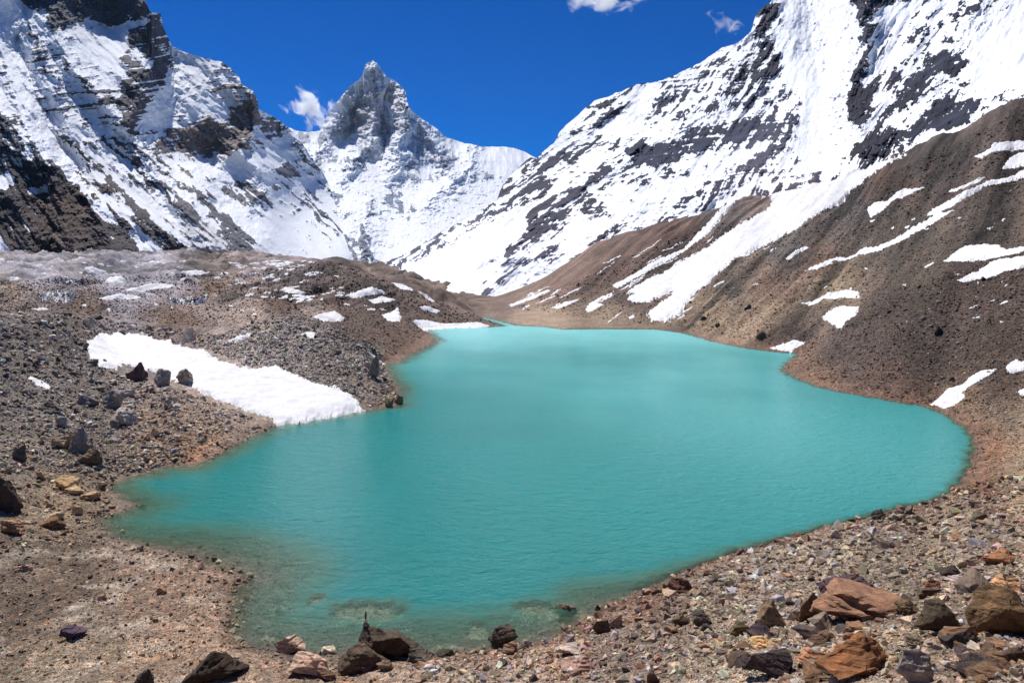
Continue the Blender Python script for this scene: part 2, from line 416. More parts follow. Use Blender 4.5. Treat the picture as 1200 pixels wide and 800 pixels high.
    tag(o, label, 'mountain', kind='structure')
    return o

BLUEGREY = (.17, .18, .21)
# left massif
build_sheet('mountain_left', 'dark banded snow covered mountain wall on the left', -170, 420,
    [(-170, -150), (0, -110), (100, -70), (150, -30), (170, 0), (176, 14), (188, 16), (191, 32), (200, 50), (201, 54), (218, 62), (240, 68), (260, 73), (270, 80), (280, 90),
     (284, 100), (296, 106), (302, 118), (303, 128), (316, 134), (328, 142), (336, 148), (350, 163), (364, 183), (378, 201), (386, 218), (393, 240), (401, 268), (410, 296), (420, 314)],
    [(-170, 322), (0, 320), (300, 320), (420, 318)],
    [(-170, 310, 1150), (0, 310, 1200), (100, 310, 1250), (200, 308, 1350), (300, 308, 1650), (410, 305, 2500), (420, 318, 2500), (-170, 150, 1700), (0, 200, 1500), (0, 100, 1900), (0, 0, 2300), (0, -110, 2700),
     (100, 230, 1600), (100, 130, 2050), (100, 40, 2450), (130, 20, 2750), (100, -70, 2800), (175, 14, 2700), (160, 90, 2350), (200, 55, 2950), (200, 140, 2450), (150, 260, 1500), (200, 220, 1900), (250, 260, 1750),
     (250, 72, 3050), (250, 140, 2700), (245, 185, 2650), (240, 215, 2150), (300, 110, 3200), (300, 180, 2800), (336, 148, 3500), (300, 240, 2300), (350, 163, 3550), (380, 200, 3550), (350, 240, 2950), (335, 290, 2150), (395, 240, 3250), (401, 268, 2900), (260, 235, 2150)],
    [(.86, [(20, -60), (178, -60), (180, 0), (176, 14), (165, 20), (150, 25), (140, 30), (125, 28), (110, 22), (95, 22), (80, 28), (75, 35), (62, 38), (55, 25), (52, 15), (28, 8), (22, -5)]),
     (.78, [(-170, -150), (20, -110), (178, -60), (0, -40), (-170, -60)]),
     (.84, [(150, 36), (168, 34), (176, 20), (190, 18), (196, 40), (199, 55), (198, 80), (190, 95), (185, 110), (176, 120), (168, 130), (150, 136), (140, 130), (136, 118), (142, 100), (148, 88), (142, 60), (148, 48)]),
     (.8, [(140, 118), (176, 118), (165, 140), (160, 155), (150, 158), (145, 140)]),
     (.85, [(95, 95), (110, 107), (130, 100), (132, 115), (128, 124), (112, 114), (98, 104)]),
     (.8, [(-170, 100), (0, 128), (15, 145), (25, 165), (45, 180), (52, 190), (72, 196), (60, 215), (0, 215), (-170, 200)]),
     (1.0, [(-170, 200), (0, 212), (60, 212), (72, 196), (90, 215), (100, 225), (112, 227), (125, 245), (138, 258), (150, 262), (152, 272), (160, 283), (170, 296), (175, 312), (-170, 322)]),
     (.85, [(140, 225), (155, 232), (178, 252), (183, 272), (170, 268), (155, 255)]),
     (1.0, [(186, 280), (200, 272), (212, 275), (224, 290), (232, 304), (190, 304)]),
     (.7, [(168, 255), (182, 262), (200, 272), (186, 282), (172, 275)]),
     (.95, [(205, 152), (225, 150), (245, 145), (262, 140), (280, 128), (290, 112), (299, 108), (303, 130), (302, 148), (293, 155), (290, 175), (275, 178), (255, 182), (235, 183), (200, 180), (195, 175), (208, 165)]),
     (.8, [(303, 140), (322, 138), (336, 152), (328, 160), (310, 160)]),
     (.66, [(256, 222), (265, 213), (285, 210), (300, 220), (312, 225), (300, 235), (280, 237), (262, 230)]),
     (.7, [(325, 190), (345, 186), (372, 198), (355, 202), (335, 210), (325, 200)]),
     (.8, [(207, 225), (225, 240), (233, 262), (222, 262), (208, 245)]),
     (.82, [(225, 222), (238, 225), (262, 242), (280, 258), (298, 270), (304, 292), (285, 302), (262, 286), (255, 262), (235, 240)]),
     (.72, [(180, 165), (200, 150), (208, 165), (196, 178), (183, 180)])],
    [(-.2, [(-60, -20), (22, -5), (30, 20), (32, 38), (20, 45), (30, 80), (45, 130), (60, 160), (80, 190), (100, 220), (120, 240), (142, 264), (132, 262), (108, 240), (80, 205), (50, 170), (25, 130), (12, 90), (3, 55), (-30, 40)]),
     (-.1, [(62, 40), (85, 50), (100, 40), (125, 30), (150, 35), (145, 55), (138, 80), (120, 75), (100, 70), (80, 58), (65, 50)]),
     (.1, [(33, 12), (50, 15), (52, 28), (42, 34), (33, 24)]),
     (.0, [(235, 110), (280, 108), (270, 122), (250, 130), (235, 122)]), (.12, [(202, 60), (260, 76), (270, 95), (240, 105), (205, 80)]),
     (-.2, [(205, 186), (250, 190), (300, 178), (330, 170), (335, 190), (300, 200), (260, 208), (225, 200)]),
     (-.1, [(150, 270), (160, 272), (190, 304), (172, 304)]), (.2, [(35, 222), (62, 213), (58, 220), (35, 232)]), (.25, [(0, 205), (20, 208), (5, 222), (-20, 225)]),
     (.15, [(152, 58), (165, 56), (166, 72), (154, 72)]), (.2, [(168, 64), (182, 70), (176, 82), (166, 78)]),
     (.0, [(240, 232), (300, 245), (330, 240), (400, 290), (410, 305), (310, 300), (280, 262)]), (.15, [(100, 165), (140, 200), (190, 240), (215, 262), (250, 300), (225, 296), (185, 262), (140, 215)]),
     (-.2, [(-40, 275), (0, 275), (14, 300), (-40, 300)]), (-.1, [(250, 205), (310, 200), (330, 215), (300, 214), (262, 212)])],
    [(.8, 3, [(28, 24), (36, 38), (45, 52)]), (.75, 3, [(72, 68), (80, 82)]), (.9, 3.5, [(105, 185), (125, 205), (142, 225)]), (.75, 3, [(75, 160), (90, 172), (104, 190)]), (.8, 2.5, [(120, 160), (150, 190), (185, 217), (206, 243)]),
     (.8, 2, [(150, 165), (190, 200), (225, 225)]), (.8, 2, [(47, 130), (90, 124), (130, 120)]), (.8, 2.5, [(0, 285), (20, 300)]), (.7, 2, [(92, 92), (140, 125), (160, 130)])],
    [(60, 205, 22, (.035, .035, .042)), (75, 240, 22, (.10, .06, .045)), (60, 285, 30, (.085, .065, .06)), (140, 285, 25, (.06, .05, .052)), (10, 240, 25, (.05, .04, .042)), (100, 0, 60, (.08, .085, .105)), (165, 90, 40, (.075, .065, .075)), (255, 160, 35, (.2, .15, .125)), (250, 280, 45, (.13, .12, .125)), (300, 240, 50, (.11, .12, .15)), (0, 100, 60, (.07, .078, .10)), (200, 292, 20, (.06, .045, .045))],
    .62, 1.0, .28, lambda X, Y: (np.interp(X, [0, 120, 330], [1.15, .85, .75]), .3 + 1.15 * sstep(120, 190, Y), np.interp(Y, [30, 60, 140, 210], [.6, 1.65, 1.5, .3])), seed=101,
    dirt=[(.75, [(205, 240), (240, 262), (300, 300), (300, 322), (200, 322), (225, 300)]), (.25, [(60, 150), (140, 200), (220, 262), (200, 300), (120, 240)])])

# central horned peak with its glacier
build_sheet('mountain_peak', 'snowy horned peak at the head of the valley', 250, 720,
    [(250, 190), (300, 165), (336, 149), (346, 153), (360, 155), (375, 153), (385, 132), (392, 124), (400, 113), (410, 101), (420, 94), (425, 88), (427, 79), (430, 74), (436, 71), (442, 74), (447, 82), (452, 89), (457, 92), (464, 95), (470, 102), (475, 107), (477, 118), (479, 125),
     (488, 134), (496, 141), (505, 146), (513, 152), (520, 159), (530, 163), (545, 168), (560, 171), (575, 172), (590, 172), (605, 174), (615, 178), (626, 184), (650, 194), (720, 220)],
    [(250, 318), (440, 322), (720, 330)],
    [(250, 318, 2600), (300, 310, 2700), (350, 308, 2800), (420, 310, 2900), (500, 310, 3000), (720, 330, 3000), (300, 260, 3600), (350, 260, 3600), (400, 270, 3400), (400, 240, 4100), (450, 260, 3900), (500, 240, 4400), (550, 230, 4800), (350, 200, 5000), (400, 200, 5200),
     (340, 152, 6100), (375, 153, 6200), (400, 113, 6350), (436, 71, 6700), (430, 100, 6450), (420, 140, 6200), (370, 180, 5700), (420, 180, 5600), (450, 130, 6350), (450, 170, 5800), (478, 125, 6500), (490, 170, 5900), (470, 200, 5300), (500, 200, 5500), (520, 160, 6400), (560, 171, 6600), (560, 200, 5700), (615, 178, 6500), (620, 220, 5400), (720, 220, 6000)],
    [(.74, [(400, 133), (412, 120), (422, 108), (428, 92), (440, 92), (450, 100), (447, 112), (440, 130), (436, 140), (430, 152), (420, 158), (408, 155), (402, 148)]),
     (.85, [(424, 84), (430, 81), (444, 80), (452, 90), (445, 96), (428, 94)]),
     (.64, [(455, 102), (474, 108), (479, 128), (470, 134), (460, 124), (450, 116)]),
     (.68, [(345, 156), (370, 158), (385, 150), (400, 135), (402, 156), (385, 164), (368, 180), (352, 168)]),
     (.6, [(444, 142), (468, 138), (478, 152), (466, 165), (455, 180), (442, 186), (446, 162)]),
     (.72, [(483, 142), (494, 146), (504, 160), (498, 178), (490, 200), (476, 200), (482, 170)]), (.68, [(505, 168), (520, 172), (532, 188), (530, 202), (518, 200), (506, 190)]),
     (.6, [(470, 205), (500, 205), (515, 212), (480, 222)]), (.6, [(340, 222), (380, 220), (405, 235), (395, 240), (360, 235)]),
     (.85, [(423, 262), (432, 268), (438, 285), (434, 302), (424, 302), (420, 280)]), (.6, [(380, 285), (405, 272), (420, 285), (415, 302), (395, 292)]),
     (.48, [(430, 225), (480, 230), (490, 255), (470, 262), (430, 250)]), (.5, [(560, 198), (590, 202), (585, 216), (565, 210)]), (.45, [(330, 150), (400, 180), (440, 200), (400, 215), (360, 205)]),
     (.6, [(370, 298), (420, 296), (440, 322), (360, 322)])],
    [(-.3, [(424, 66), (446, 70), (447, 79), (436, 81), (425, 80)]), (-.2, [(375, 148), (386, 128), (402, 110), (420, 98), (421, 104), (405, 122), (396, 134), (385, 145)]),
     (-.2, [(460, 165), (478, 158), (482, 175), (472, 198), (460, 205)]), (-.2, [(455, 93), (470, 100), (478, 112), (470, 108), (458, 100)]),
     (-.25, [(498, 140), (560, 168), (620, 176), (600, 195), (550, 192), (530, 176), (510, 160)]), (-.1, [(300, 240), (420, 240), (420, 262), (370, 290), (310, 295)]), (-.1, [(440, 200), (520, 222), (600, 222), (540, 260), (440, 300), (430, 262), (500, 250)]), (.0, [(330, 205), (460, 205), (420, 228), (340, 220)])],
    [(.7, 2, [(430, 95), (440, 130), (442, 150)]), (.62, 1.6, [(465, 115), (462, 150)]), (.62, 1.3, [(366, 288), (388, 270)]), (.62, 1.5, [(412, 245), (424, 264)])],
    [(430, 120, 30, (.52, .5, .52)), (462, 112, 10, (.5, .38, .36)), (370, 160, 20, (.46, .47, .52)), (500, 170, 25, (.42, .43, .5)), (430, 250, 60, (.22, .27, .34)), (430, 285, 20, (.14, .15, .2)), (380, 305, 30, (.3, .28, .28))],
    .6, .5, .22, lambda X, Y: (np.full(X.shape, 1.5), np.interp(Y, [90, 180, 220], [1.0, .8, .25]), np.interp(Y, [150, 230], [.1, .4])), jag=.9, seed=202,
    dirt=[(.8, [(290, 292), (420, 302), (450, 330), (280, 330)]), (.35, [(392, 130), (430, 95), (475, 105), (480, 140), (440, 200), (400, 160)])])

# right massif
build_sheet('mountain_right', 'steep snow and rock mountainside rising on the right', 428, 1380,
    [(428, 316), (431, 315), (476, 297), (499, 283), (517, 272), (555, 252), (582, 234), (586, 223), (595, 209), (611, 193), (622, 184), (629, 186), (638, 176), (649, 168), (656, 154), (676, 136), (696, 118), (717, 112), (746, 99), (775, 95), (793, 87), (822, 73), (845, 57),
     (867, 49), (880, 37), (885, 20), (890, 12), (905, 1), (912, -6), (960, -30), (1050, -70), (1200, -110), (1380, -150)],
    [(428, 325), (480, 350), (520, 366), (560, 372), (600, 370), (640, 350), (700, 315), (760, 292), (800, 282), (850, 262), (900, 245), (950, 235), (1000, 222), (1040, 205), (1100, 178), (1200, 140), (1380, 50)],
    [(428, 320, 1250), (520, 366, 640), (560, 368, 600), (600, 362, 620), (640, 345, 640), (700, 310, 620), (800, 275, 560), (850, 255, 540), (900, 240, 530), (1000, 215, 480), (1100, 170, 430), (1200, 130, 400), (1380, 50, 400),
     (499, 283, 1450), (517, 272, 1500), (555, 252, 1550), (586, 223, 1700), (629, 186, 1950), (696, 118, 1900), (793, 87, 1700), (845, 57, 1600), (890, 12, 1500), (1050, -70, 1450), (1200, -110, 1450), (1380, -150, 1500),
     (500, 320, 1000), (560, 320, 820), (600, 300, 900), (640, 260, 1080), (660, 200, 1500), (700, 260, 800), (700, 200, 1150), (760, 150, 1350), (800, 200, 850), (880, 130, 1080), (850, 230, 620), (950, 190, 620), (950, 100, 950), (1000, 180, 600), (1000, 50, 1080), (1100, 140, 520), (1100, 60, 850), (1200, 100, 480), (1200, 30, 720)],
    [(.9, [(880, 40), (886, 15), (900, 8), (922, 8), (905, 30), (890, 40), (872, 52), (862, 58)]),
     (.95, [(990, -5), (1000, -60), (1200, -90), (1100, -20), (1060, 2), (1045, 8), (1022, 12), (1014, 20), (1022, 30), (1019, 50), (1014, 70), (1005, 95), (996, 116), (994, 105), (1006, 75), (1012, 50), (1005, 25), (992, 8)]),
     (.78, [(733, 172), (735, 160), (755, 170), (780, 168), (800, 160), (825, 148), (860, 146), (880, 140), (905, 132), (912, 145), (930, 135), (936, 146), (920, 155), (900, 160), (880, 178), (868, 178), (880, 168), (850, 170), (820, 172), (800, 185), (780, 200), (775, 195), (745, 190), (735, 185)]),
     (.95, [(690, 124), (697, 119), (716, 117), (712, 125), (695, 132)]),
     (.76, [(622, 195), (635, 182), (655, 176), (680, 178), (677, 190), (655, 192), (640, 200), (625, 212), (612, 222), (605, 215)]),
     (.66, [(586, 223), (600, 207), (625, 200), (640, 215), (615, 235), (600, 240), (588, 234)]),
     (.74, [(601, 280), (605, 265), (630, 235), (650, 230), (685, 222), (700, 235), (715, 245), (705, 255), (690, 248), (670, 252), (650, 275), (632, 290), (628, 285), (645, 268), (620, 280), (605, 300), (575, 311), (579, 303)]),
     (.7, [(566, 336), (590, 320), (611, 305), (605, 315), (585, 329)]), (.7, [(643, 242), (680, 214), (700, 198), (712, 186), (718, 190), (690, 215), (655, 243)]),
     (.62, [(735, 215), (770, 205), (792, 203), (785, 210), (750, 216)]), (.74, [(690, 290), (725, 260), (722, 266), (700, 290)]), (.66, [(738, 250), (765, 236), (762, 242), (744, 256)]),
     (.9, [(995, 115), (1010, 100), (1022, 105), (1025, 130), (1012, 145), (998, 140), (993, 130)]),
     (.86, [(1010, 165), (1035, 148), (1060, 150), (1080, 130), (1110, 110), (1135, 115), (1152, 126), (1130, 130), (1135, 140), (1115, 150), (1070, 160), (1060, 175), (1020, 190), (1008, 180)]),
     (.74, [(1040, 128), (1065, 95), (1090, 65), (1120, 60), (1140, 75), (1120, 92), (1100, 85), (1075, 115), (1050, 132)]),
     (.8, [(1110, 22), (1140, 5), (1165, 5), (1140, 15), (1125, 28)]), (.66, [(1035, 38), (1070, 42), (1085, 32), (1078, 45), (1060, 46)]), (.6, [(1040, 82), (1060, 92), (1050, 112), (1042, 106)]),
     (.62, [(960, 18), (985, 18), (990, 25), (970, 32), (950, 25)]), (.62, [(860, 115), (885, 108), (910, 115), (925, 110), (905, 125), (870, 125), (862, 120)]),
     (.6, [(795, 238), (830, 222), (845, 205), (885, 190), (910, 170), (925, 160), (905, 185), (880, 210), (850, 235)]), (.8, [(868, 195), (900, 175), (925, 158), (918, 175), (895, 198), (865, 210)]),
     (.6, [(880, 60), (912, 45), (915, 85), (895, 115), (860, 130), (850, 110)]), (.7, [(850, 245), (880, 238), (905, 218), (1000, 205), (1010, 212), (940, 235), (860, 262)])],
    [(-.25, [(914, -20), (985, -30), (1003, 25), (1009, 55), (995, 92), (990, 120), (992, 148), (1005, 158), (985, 195), (940, 206), (935, 160), (945, 120), (918, 70), (912, 20)]),
     (-.15, [(1125, 48), (1200, 0), (1290, -20), (1290, 80), (1200, 108), (1150, 108), (1145, 70)]),
     (-.35, [(450, 330), (490, 306), (600, 252), (622, 250), (602, 280), (572, 318), (562, 350), (520, 355)]),
     (-.1, [(745, 103), (767, 103), (758, 148), (740, 172), (724, 168), (735, 130)]), (.0, [(640, 300), (700, 255), (740, 225), (740, 240), (700, 280), (640, 325), (580, 352), (600, 330)]),
     (-.1, [(1020, 20), (1060, 12), (1060, 35), (1030, 40)]), (.0, [(1018, 75), (1040, 60), (1080, 50), (1040, 80), (1025, 95)]), (-.1, [(760, 215), (850, 190), (860, 178), (900, 165), (900, 172), (840, 205), (780, 240), (740, 262), (730, 250)]),
     (-.1, [(1060, 165), (1110, 150), (1135, 148), (1110, 162), (1070, 170)])],
    [(.7, 2.2, [(436, 318), (500, 285), (560, 253), (600, 226)]), (.66, 1.5, [(445, 325), (520, 286), (600, 240)]), (.66, 1.8, [(450, 332), (490, 312), (515, 300)]), (.62, 1.6, [(465, 338), (495, 322), (515, 316)]), (.6, 1.2, [(565, 290), (600, 262)]),
     (.66, 1.8, [(585, 260), (600, 250)]), (.7, 2, [(768, 120), (758, 140), (755, 145)]), (.75, 2.4, [(733, 172), (750, 152), (775, 125), (792, 100)]), (.62, 1.6, [(790, 152), (830, 115), (860, 88)]), (.62, 1.6, [(800, 108), (835, 82), (862, 70)]),
     (.72, 1.8, [(930, 67), (955, 67)]), (.72, 1.8, [(970, 68), (990, 66), (1010, 57)]), (.75, 1.5, [(952, 92), (960, 93)]), (.7, 1.8, [(1022, 92), (1050, 65), (1090, 20), (1100, 10)]), (.74, 2.2, [(1035, 140), (1070, 118), (1105, 100), (1135, 95)]),
     (.8, 2, [(985, 176), (998, 165)]), (.62, 1.2, [(600, 342), (640, 318), (690, 285), (740, 255)]), (.7, 1.5, [(678, 172), (705, 168), (720, 169)]), (.62, 1.4, [(835, 128), (860, 100), (880, 62)])],
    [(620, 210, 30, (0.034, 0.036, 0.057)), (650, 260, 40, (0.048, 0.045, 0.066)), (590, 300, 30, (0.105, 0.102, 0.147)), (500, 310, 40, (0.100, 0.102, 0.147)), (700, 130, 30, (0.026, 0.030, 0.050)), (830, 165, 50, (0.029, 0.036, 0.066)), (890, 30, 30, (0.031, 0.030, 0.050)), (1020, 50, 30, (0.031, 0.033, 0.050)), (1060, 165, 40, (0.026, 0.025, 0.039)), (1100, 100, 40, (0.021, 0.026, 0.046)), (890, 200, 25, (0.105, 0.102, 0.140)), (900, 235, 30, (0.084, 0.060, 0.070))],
    .66, .9, .305, lambda X, Y: (np.interp(X, [450, 700, 880, 960, 1060], [2.55, 2.45, 2.2, 1.8, 2.3]), np.full(X.shape, 1.5), np.interp(X, [600, 700, 900, 1100], [.3, 1.0, .8, .4])), jag=1.2, seed=303,
    dirt=[(.12, [(600, 330), (760, 240), (900, 180), (900, 240), (700, 310)])])

# ------------------------------------------------------------------ ground, lake bed and shore
SHORE_PX = [(565, 371), (578, 373.5), (610, 381), (640, 383), (660, 386), (700, 385.5), (770, 386), (800, 390), (840, 401), (880, 409), (905, 412), (938, 415), (920, 427), (918, 435), (940, 447), (980, 458), (1040, 469),
    (1085, 476), (1100, 482), (1113, 487), (1130, 500), (1142, 515), (1139, 540), (1126, 565), (1102, 585), (1060, 595), (1020, 605), (960, 620), (900, 636), (850, 651), (810, 665), (770, 685), (740, 699), (715, 712),
    (690, 726), (670, 738), (645, 750), (610, 757), (570, 764), (530, 768), (490, 771), (440, 772), (390, 770), (350, 767), (310, 762), (280, 752), (268, 735), (268, 705), (272, 690), (290, 680), (278, 672), (250, 664), (220, 650),
    (180, 641), (140, 634), (114, 617), (118, 608), (148, 598), (158, 592), (140, 584), (125, 570), (150, 558), (180, 553), (185, 547), (225, 546), (255, 532), (290, 513), (318, 501), (330, 496), (350, 494), (390, 488), (425, 481),
    (445, 478), (463, 476), (462, 468), (468, 455), (458, 445), (450, 428), (465, 425), (480, 416), (500, 406), (511, 399), (503, 391), (497, 386), (520, 384), (545, 382.5), (570, 383), (586, 382), (580, 379), (570, 376), (560, 373)]
a_, s_ = dir_of([p[0] for p in SHORE_PX], [p[1] for p in SHORE_PX]); Y_ = -H / s_; SHORE = np.c_[a_ * Y_, Y_]
CZ = [(-200, 800, 1.5), (0, 800, .9), (200, 800, .5), (400, 800, .5), (550, 800, 1.8), (650, 800, 3.2), (750, 800, 5), (850, 800, 7), (950, 800, 9), (1050, 800, 10.8), (1150, 800, 12.2), (1250, 800, 13.5), (1400, 800, 15),
    (0, 700, .9), (100, 700, .5), (200, 700, .3), (0, 650, 1.3), (60, 640, .8), (0, 600, 2), (60, 590, .9), (0, 550, 3.2), (100, 550, 1.2), (50, 520, 2.8), (150, 520, 1.6), (200, 500, 2), (0, 480, 5), (100, 470, 4), (200, 455, 3.5), (0, 430, 8), (100, 420, 5.8),
    (120, 400, 5.6), (200, 430, 3.7), (300, 470, 1.4), (230, 410, 4.9), (300, 434, 3.4), (380, 457, 1.8), (300, 405, 5.5), (360, 415, 4.5), (420, 440, 2.7), (440, 460, 1.2),
    (1200, 700, 8.8), (1200, 600, 4.8), (1200, 500, 1.9), (1170, 560, 2.4), (1100, 620, 1.6), (1100, 700, 7), (1000, 650, 1.5), (1000, 720, 6), (900, 680, 2.3), (900, 740, 5.4), (800, 720, 2.8), (750, 740, 2.6), (700, 760, 2.2), (600, 780, 1.1), (-200, 480, 8), (-200, 600, 3), (1400, 600, 6)]
CY = [(0, 400, 107), (0, 367, 127), (60, 369, 145), (100, 376, 150), (-200, 400, 100), (-200, 350, 140), (250, 386, 160), (300, 378, 168), (350, 371, 175), (400, 385, 165), (440, 408, 145), (460, 440, 120),
    (450, 400, 181), (480, 385, 230), (400, 370, 250), (300, 368, 240), (400, 340, 330), (450, 360, 280), (500, 365, 300), (383, 304, 650), (410, 309, 600), (450, 329, 450), (484, 339, 400), (527, 354, 340), (558, 366, 300), (575, 377, 285),
    (0, 345, 330), (100, 350, 300), (200, 352, 290), (300, 345, 330), (0, 325, 480), (100, 335, 420), (200, 335, 430), (300, 325, 520), (0, 308, 900), (100, 304, 1000), (200, 302, 1050), (300, 301, 1150), (370, 304, 1050), (350, 320, 700), (-200, 330, 300), (-200, 306, 850),
    (1100, 440, 112), (1100, 380, 128), (1100, 325, 147), (1100, 315, 168), (1100, 250, 235), (1100, 200, 300), (1100, 159, 362), (1150, 137, 350), (1075, 170, 374), (1175, 126, 343), (1250, 94, 325), (1000, 420, 135), (1000, 365, 165), (1000, 356, 188), (1000, 330, 225), (1000, 280, 290), (1000, 230, 360), (1000, 202, 410),
    (1200, 470, 92), (1200, 283, 150), (1200, 272, 175), (1200, 250, 200), (1200, 180, 265), (1200, 115, 335), (1400, 480, 72), (1400, 280, 130), (1400, 180, 230), (1400, 50, 315), (1300, 75, 320), (945, 408, 175), (950, 395, 190),
    (900, 380, 215), (900, 330, 270), (900, 270, 360), (900, 228, 460), (870, 236, 470), (850, 240, 475), (800, 370, 280), (800, 330, 340), (800, 280, 430), (800, 256, 480), (750, 270, 500), (700, 378, 294), (700, 372, 325), (700, 340, 400), (700, 284, 520), (640, 368, 350), (640, 324, 540), (670, 304, 530), (735, 272, 510), (775, 260, 492), (820, 249, 480), (600, 366, 370), (600, 341, 560), (560, 356, 520), (570, 369, 345), (1050, 182, 385), (1040, 187, 395), (950, 218, 440)]
CW = [(0, 185, 7), (60, 195, 6), (150, 205, 5.5), (230, 208, 5), (300, 215, 5.5), (360, 212, 5), (420, 195, 4), (450, 560, 8), (500, 480, 3), (560, 650, 1), (430, 900, 28), (-200, 1500, 70), (0, 1500, 70), (200, 1500, 70), (400, 1500, 55), (600, 1500, 20), (600, 3, 15.6), (600, 6, 13.8), (200, 5, 13), (1000, 6, 14.6), (1000, 3, 16.4), (900, 10, 12.2), (750, 15, 9), (1100, 9, 13.2),
    (600, 15, 8.5), (600, 22, 5), (0, 15, 5.5), (0, 24, 2), (1300, 6, 15.6), (1300, 3, 17), (-200, 10, 9), (300, 24, 2.2), (600, 700, 0), (700, 640, 40), (800, 600, 50), (900, 580, 68), (1000, 520, 72), (1100, 470, 85), (1200, 440, 95), (1400, 420, 115), (1000, 1500, 150), (1400, 1500, 200), (800, 1500, 90)]
pts = []
for x, y, z in CZ:
    a, s = dir_of(x, y); pts.append((float(a), (z - H) / float(s), z))
for x, y, Yd in CY:
    a, s = dir_of(x, y); pts.append((float(a), Yd, H + float(s) * Yd))
for x, Yd, z in CW: pts.append(((x - 600) / 800, Yd, z))
for (X0, Y0) in SHORE[::2]: pts.append((X0 / Y0, Y0, .35))
pts = np.array(pts); LV = 230.0
g_fit = rbf_fit(np.c_[pts[:, 0] * 800, LV * np.log(pts[:, 1])], pts[:, 2], 9)
NA, NY = 1500, 1150
ga = np.linspace(-.98, .98, NA)
gl = np.exp(np.linspace(math.log(3.0), math.log(1550), NY))
GA, GY = np.broadcast_to(ga[None], (NY, NA)), np.broadcast_to(gl[:, None], (NY, NA))
GX = GA * GY
BZ = coarse(g_fit, GA * 800, LV * np.log(GY), 5)
SD = coarse(lambda X, Y: sdf(SHORE, X, Y), GX, GY, 3)
near = np.abs(SD) < .04 * GY + 1.0
SD[near] = sdf(SHORE, GX[near], GY[near])
PX0, _ = px_of(GA, (BZ - H) / GY)
wob = .35 * fbm(GX / 2.2, GY / 2.2, 7, 4, .6) * np.clip(GY / 60, .6, 3)
SDw = SD + wob                                        # positive inside the lake
moraine = sstep(170, 300, GY) * sstep(-.0, -.12, GA + .09 * 0) * sstep(2, 25, -SD)
hillA = sstep(-.12, -.25, GA) * sstep(60, 90, GY) * (1 - moraine)
amp = (.10 + .35 * hillA + .12 * sstep(.1, .3, GA)) * np.clip(GY / 100, .25, 2.2)
rough = amp * (fbm(GX / 9, GY / 9, 11, 6, .56))
rough += .5 * amp * fbm(GX / 2.1, GY / 2.1, 12, 4, .6) * np.clip(140 / GY, 0, 1)
rough += .07 * np.clip(GY / 40, .35, 1) * np.abs(fbm(GX / .8, GY / .8, 14, 3, .6)) * np.clip(70 / GY, 0, 1)
hum = moraine * (8 * fbm(GX / 46, GY / 70, 21, 5, .52) + 2.4 * ridged(GX / 26, GY / 34, 22, 4, .5)) * np.clip(GY / 420, .35, 1.35) * (1 - .8 * np.exp(-((GA * 800 + 600 - 375) / 55) ** 2) * sstep(420, 560, GY)) * (1 - .85 * np.exp(-((GA * 800 + 600 - 220) / 42) ** 2 - ((GY - 300) / 70) ** 2)) - moraine * 1.2
scree = sstep(.15, .3, GA) * sstep(110, 220, GY) + .8 * sstep(-.05, .1, GA) * sstep(330, 420, GY)
# gullies run straight down the slope, towards the left in the view
gq = (GX * .62 + GY * .78) ; gp = (GX * .78 - GY * .62)
rough += scree * (1.3 * fbm(gp / 16, gq / 110, 31, 4, .55) + .5 * fbm(gp / 4, gq / 30, 32, 3, .5))
land = np.maximum(BZ, .25) + rough + hum
k = sstep(0, 1, -SDw / (1.2 + .035 * GY))
land = np.maximum(land, .12) * k + (1 - k) * np.maximum(-SDw, 0) * .22
shelf = np.exp(-((GX + 21) / 13) ** 2 - ((GY - 44) / 15) ** 2)
shelf = np.maximum(shelf, .8 * np.exp(-((GY - 36) / 6.0) ** 2) * sstep(20, 6, GX))
shelf = np.maximum(shelf, .9 * np.exp(-((GX - 6) / 4.5) ** 2 - ((GY - 40) / 4.5) ** 2))
dslope = .42 + 1.2 * sstep(3, 22, GX) - .33 * np.clip(shelf, 0, 1)
depth = np.clip(SDw, 0, None) * dslope; depth = np.where(depth > 4, 4 + (1 - np.exp(-(depth - 4) / 4)) * 6, depth)
bed = -depth + .12 * fbm(GX / 1.5, GY / 1.5, 41, 4, .6) * np.clip(depth * 2, 0, 1) * np.clip(GY / 60, .5, 1.5)
Z = np.where(SDw > 0, bed, land)
SLABS = [(385, 703, 472, 727, 'longest greenish slab lying under the shallow water behind the massive boulder'), (603, 703, 655, 721, 'submerged greenish slab left of the brown stone in the water'),
    (545, 726, 580, 745, 'submerged slab against the dark block in the water'), (361, 694, 379, 708, 'small submerged slab nearest the sandy spit'), (307, 738, 321, 750, 'pale green stone under water beside the sand'),
    (320, 702, 336, 711, 'small flat stone under water off the sandy spit'), (508, 748, 540, 760, 'submerged slab right of the massive boulder')]
SLABM = np.zeros(GX.shape)
for x0_, y0_, x1_, y1_, _l in SLABS:
    a0, s0 = dir_of((x0_ + x1_) / 2, (y0_ + y1_) / 2); yc = -H / float(s0); xc = float(a0) * yc; rw = (x1_ - x0_) / 1600 * yc; rd = (y1_ - y0_) / 2 / 800 * yc / abs(float(s0)) * 1.0
    e = (np.abs((GX - xc) / rw) ** 2.4 + np.abs((GY - yc) / rd) ** 2.4) ** (1 / 2.4) + .3 * fbm(GX * 1.3 + xc, GY * 1.3, 9, 3)
    SLABM = np.maximum(SLABM, (e < .95).astype(float)); Z = np.where((SDw > 0), np.maximum(Z, -.3 - 1.6 * np.clip(e - .8, 0, 9)), Z)
Zs = np.where(SDw > 0, bed, np.maximum(BZ, .25) * k + hum * k + .35 * rough * k + (1 - k) * np.maximum(-SDw, 0) * .22)
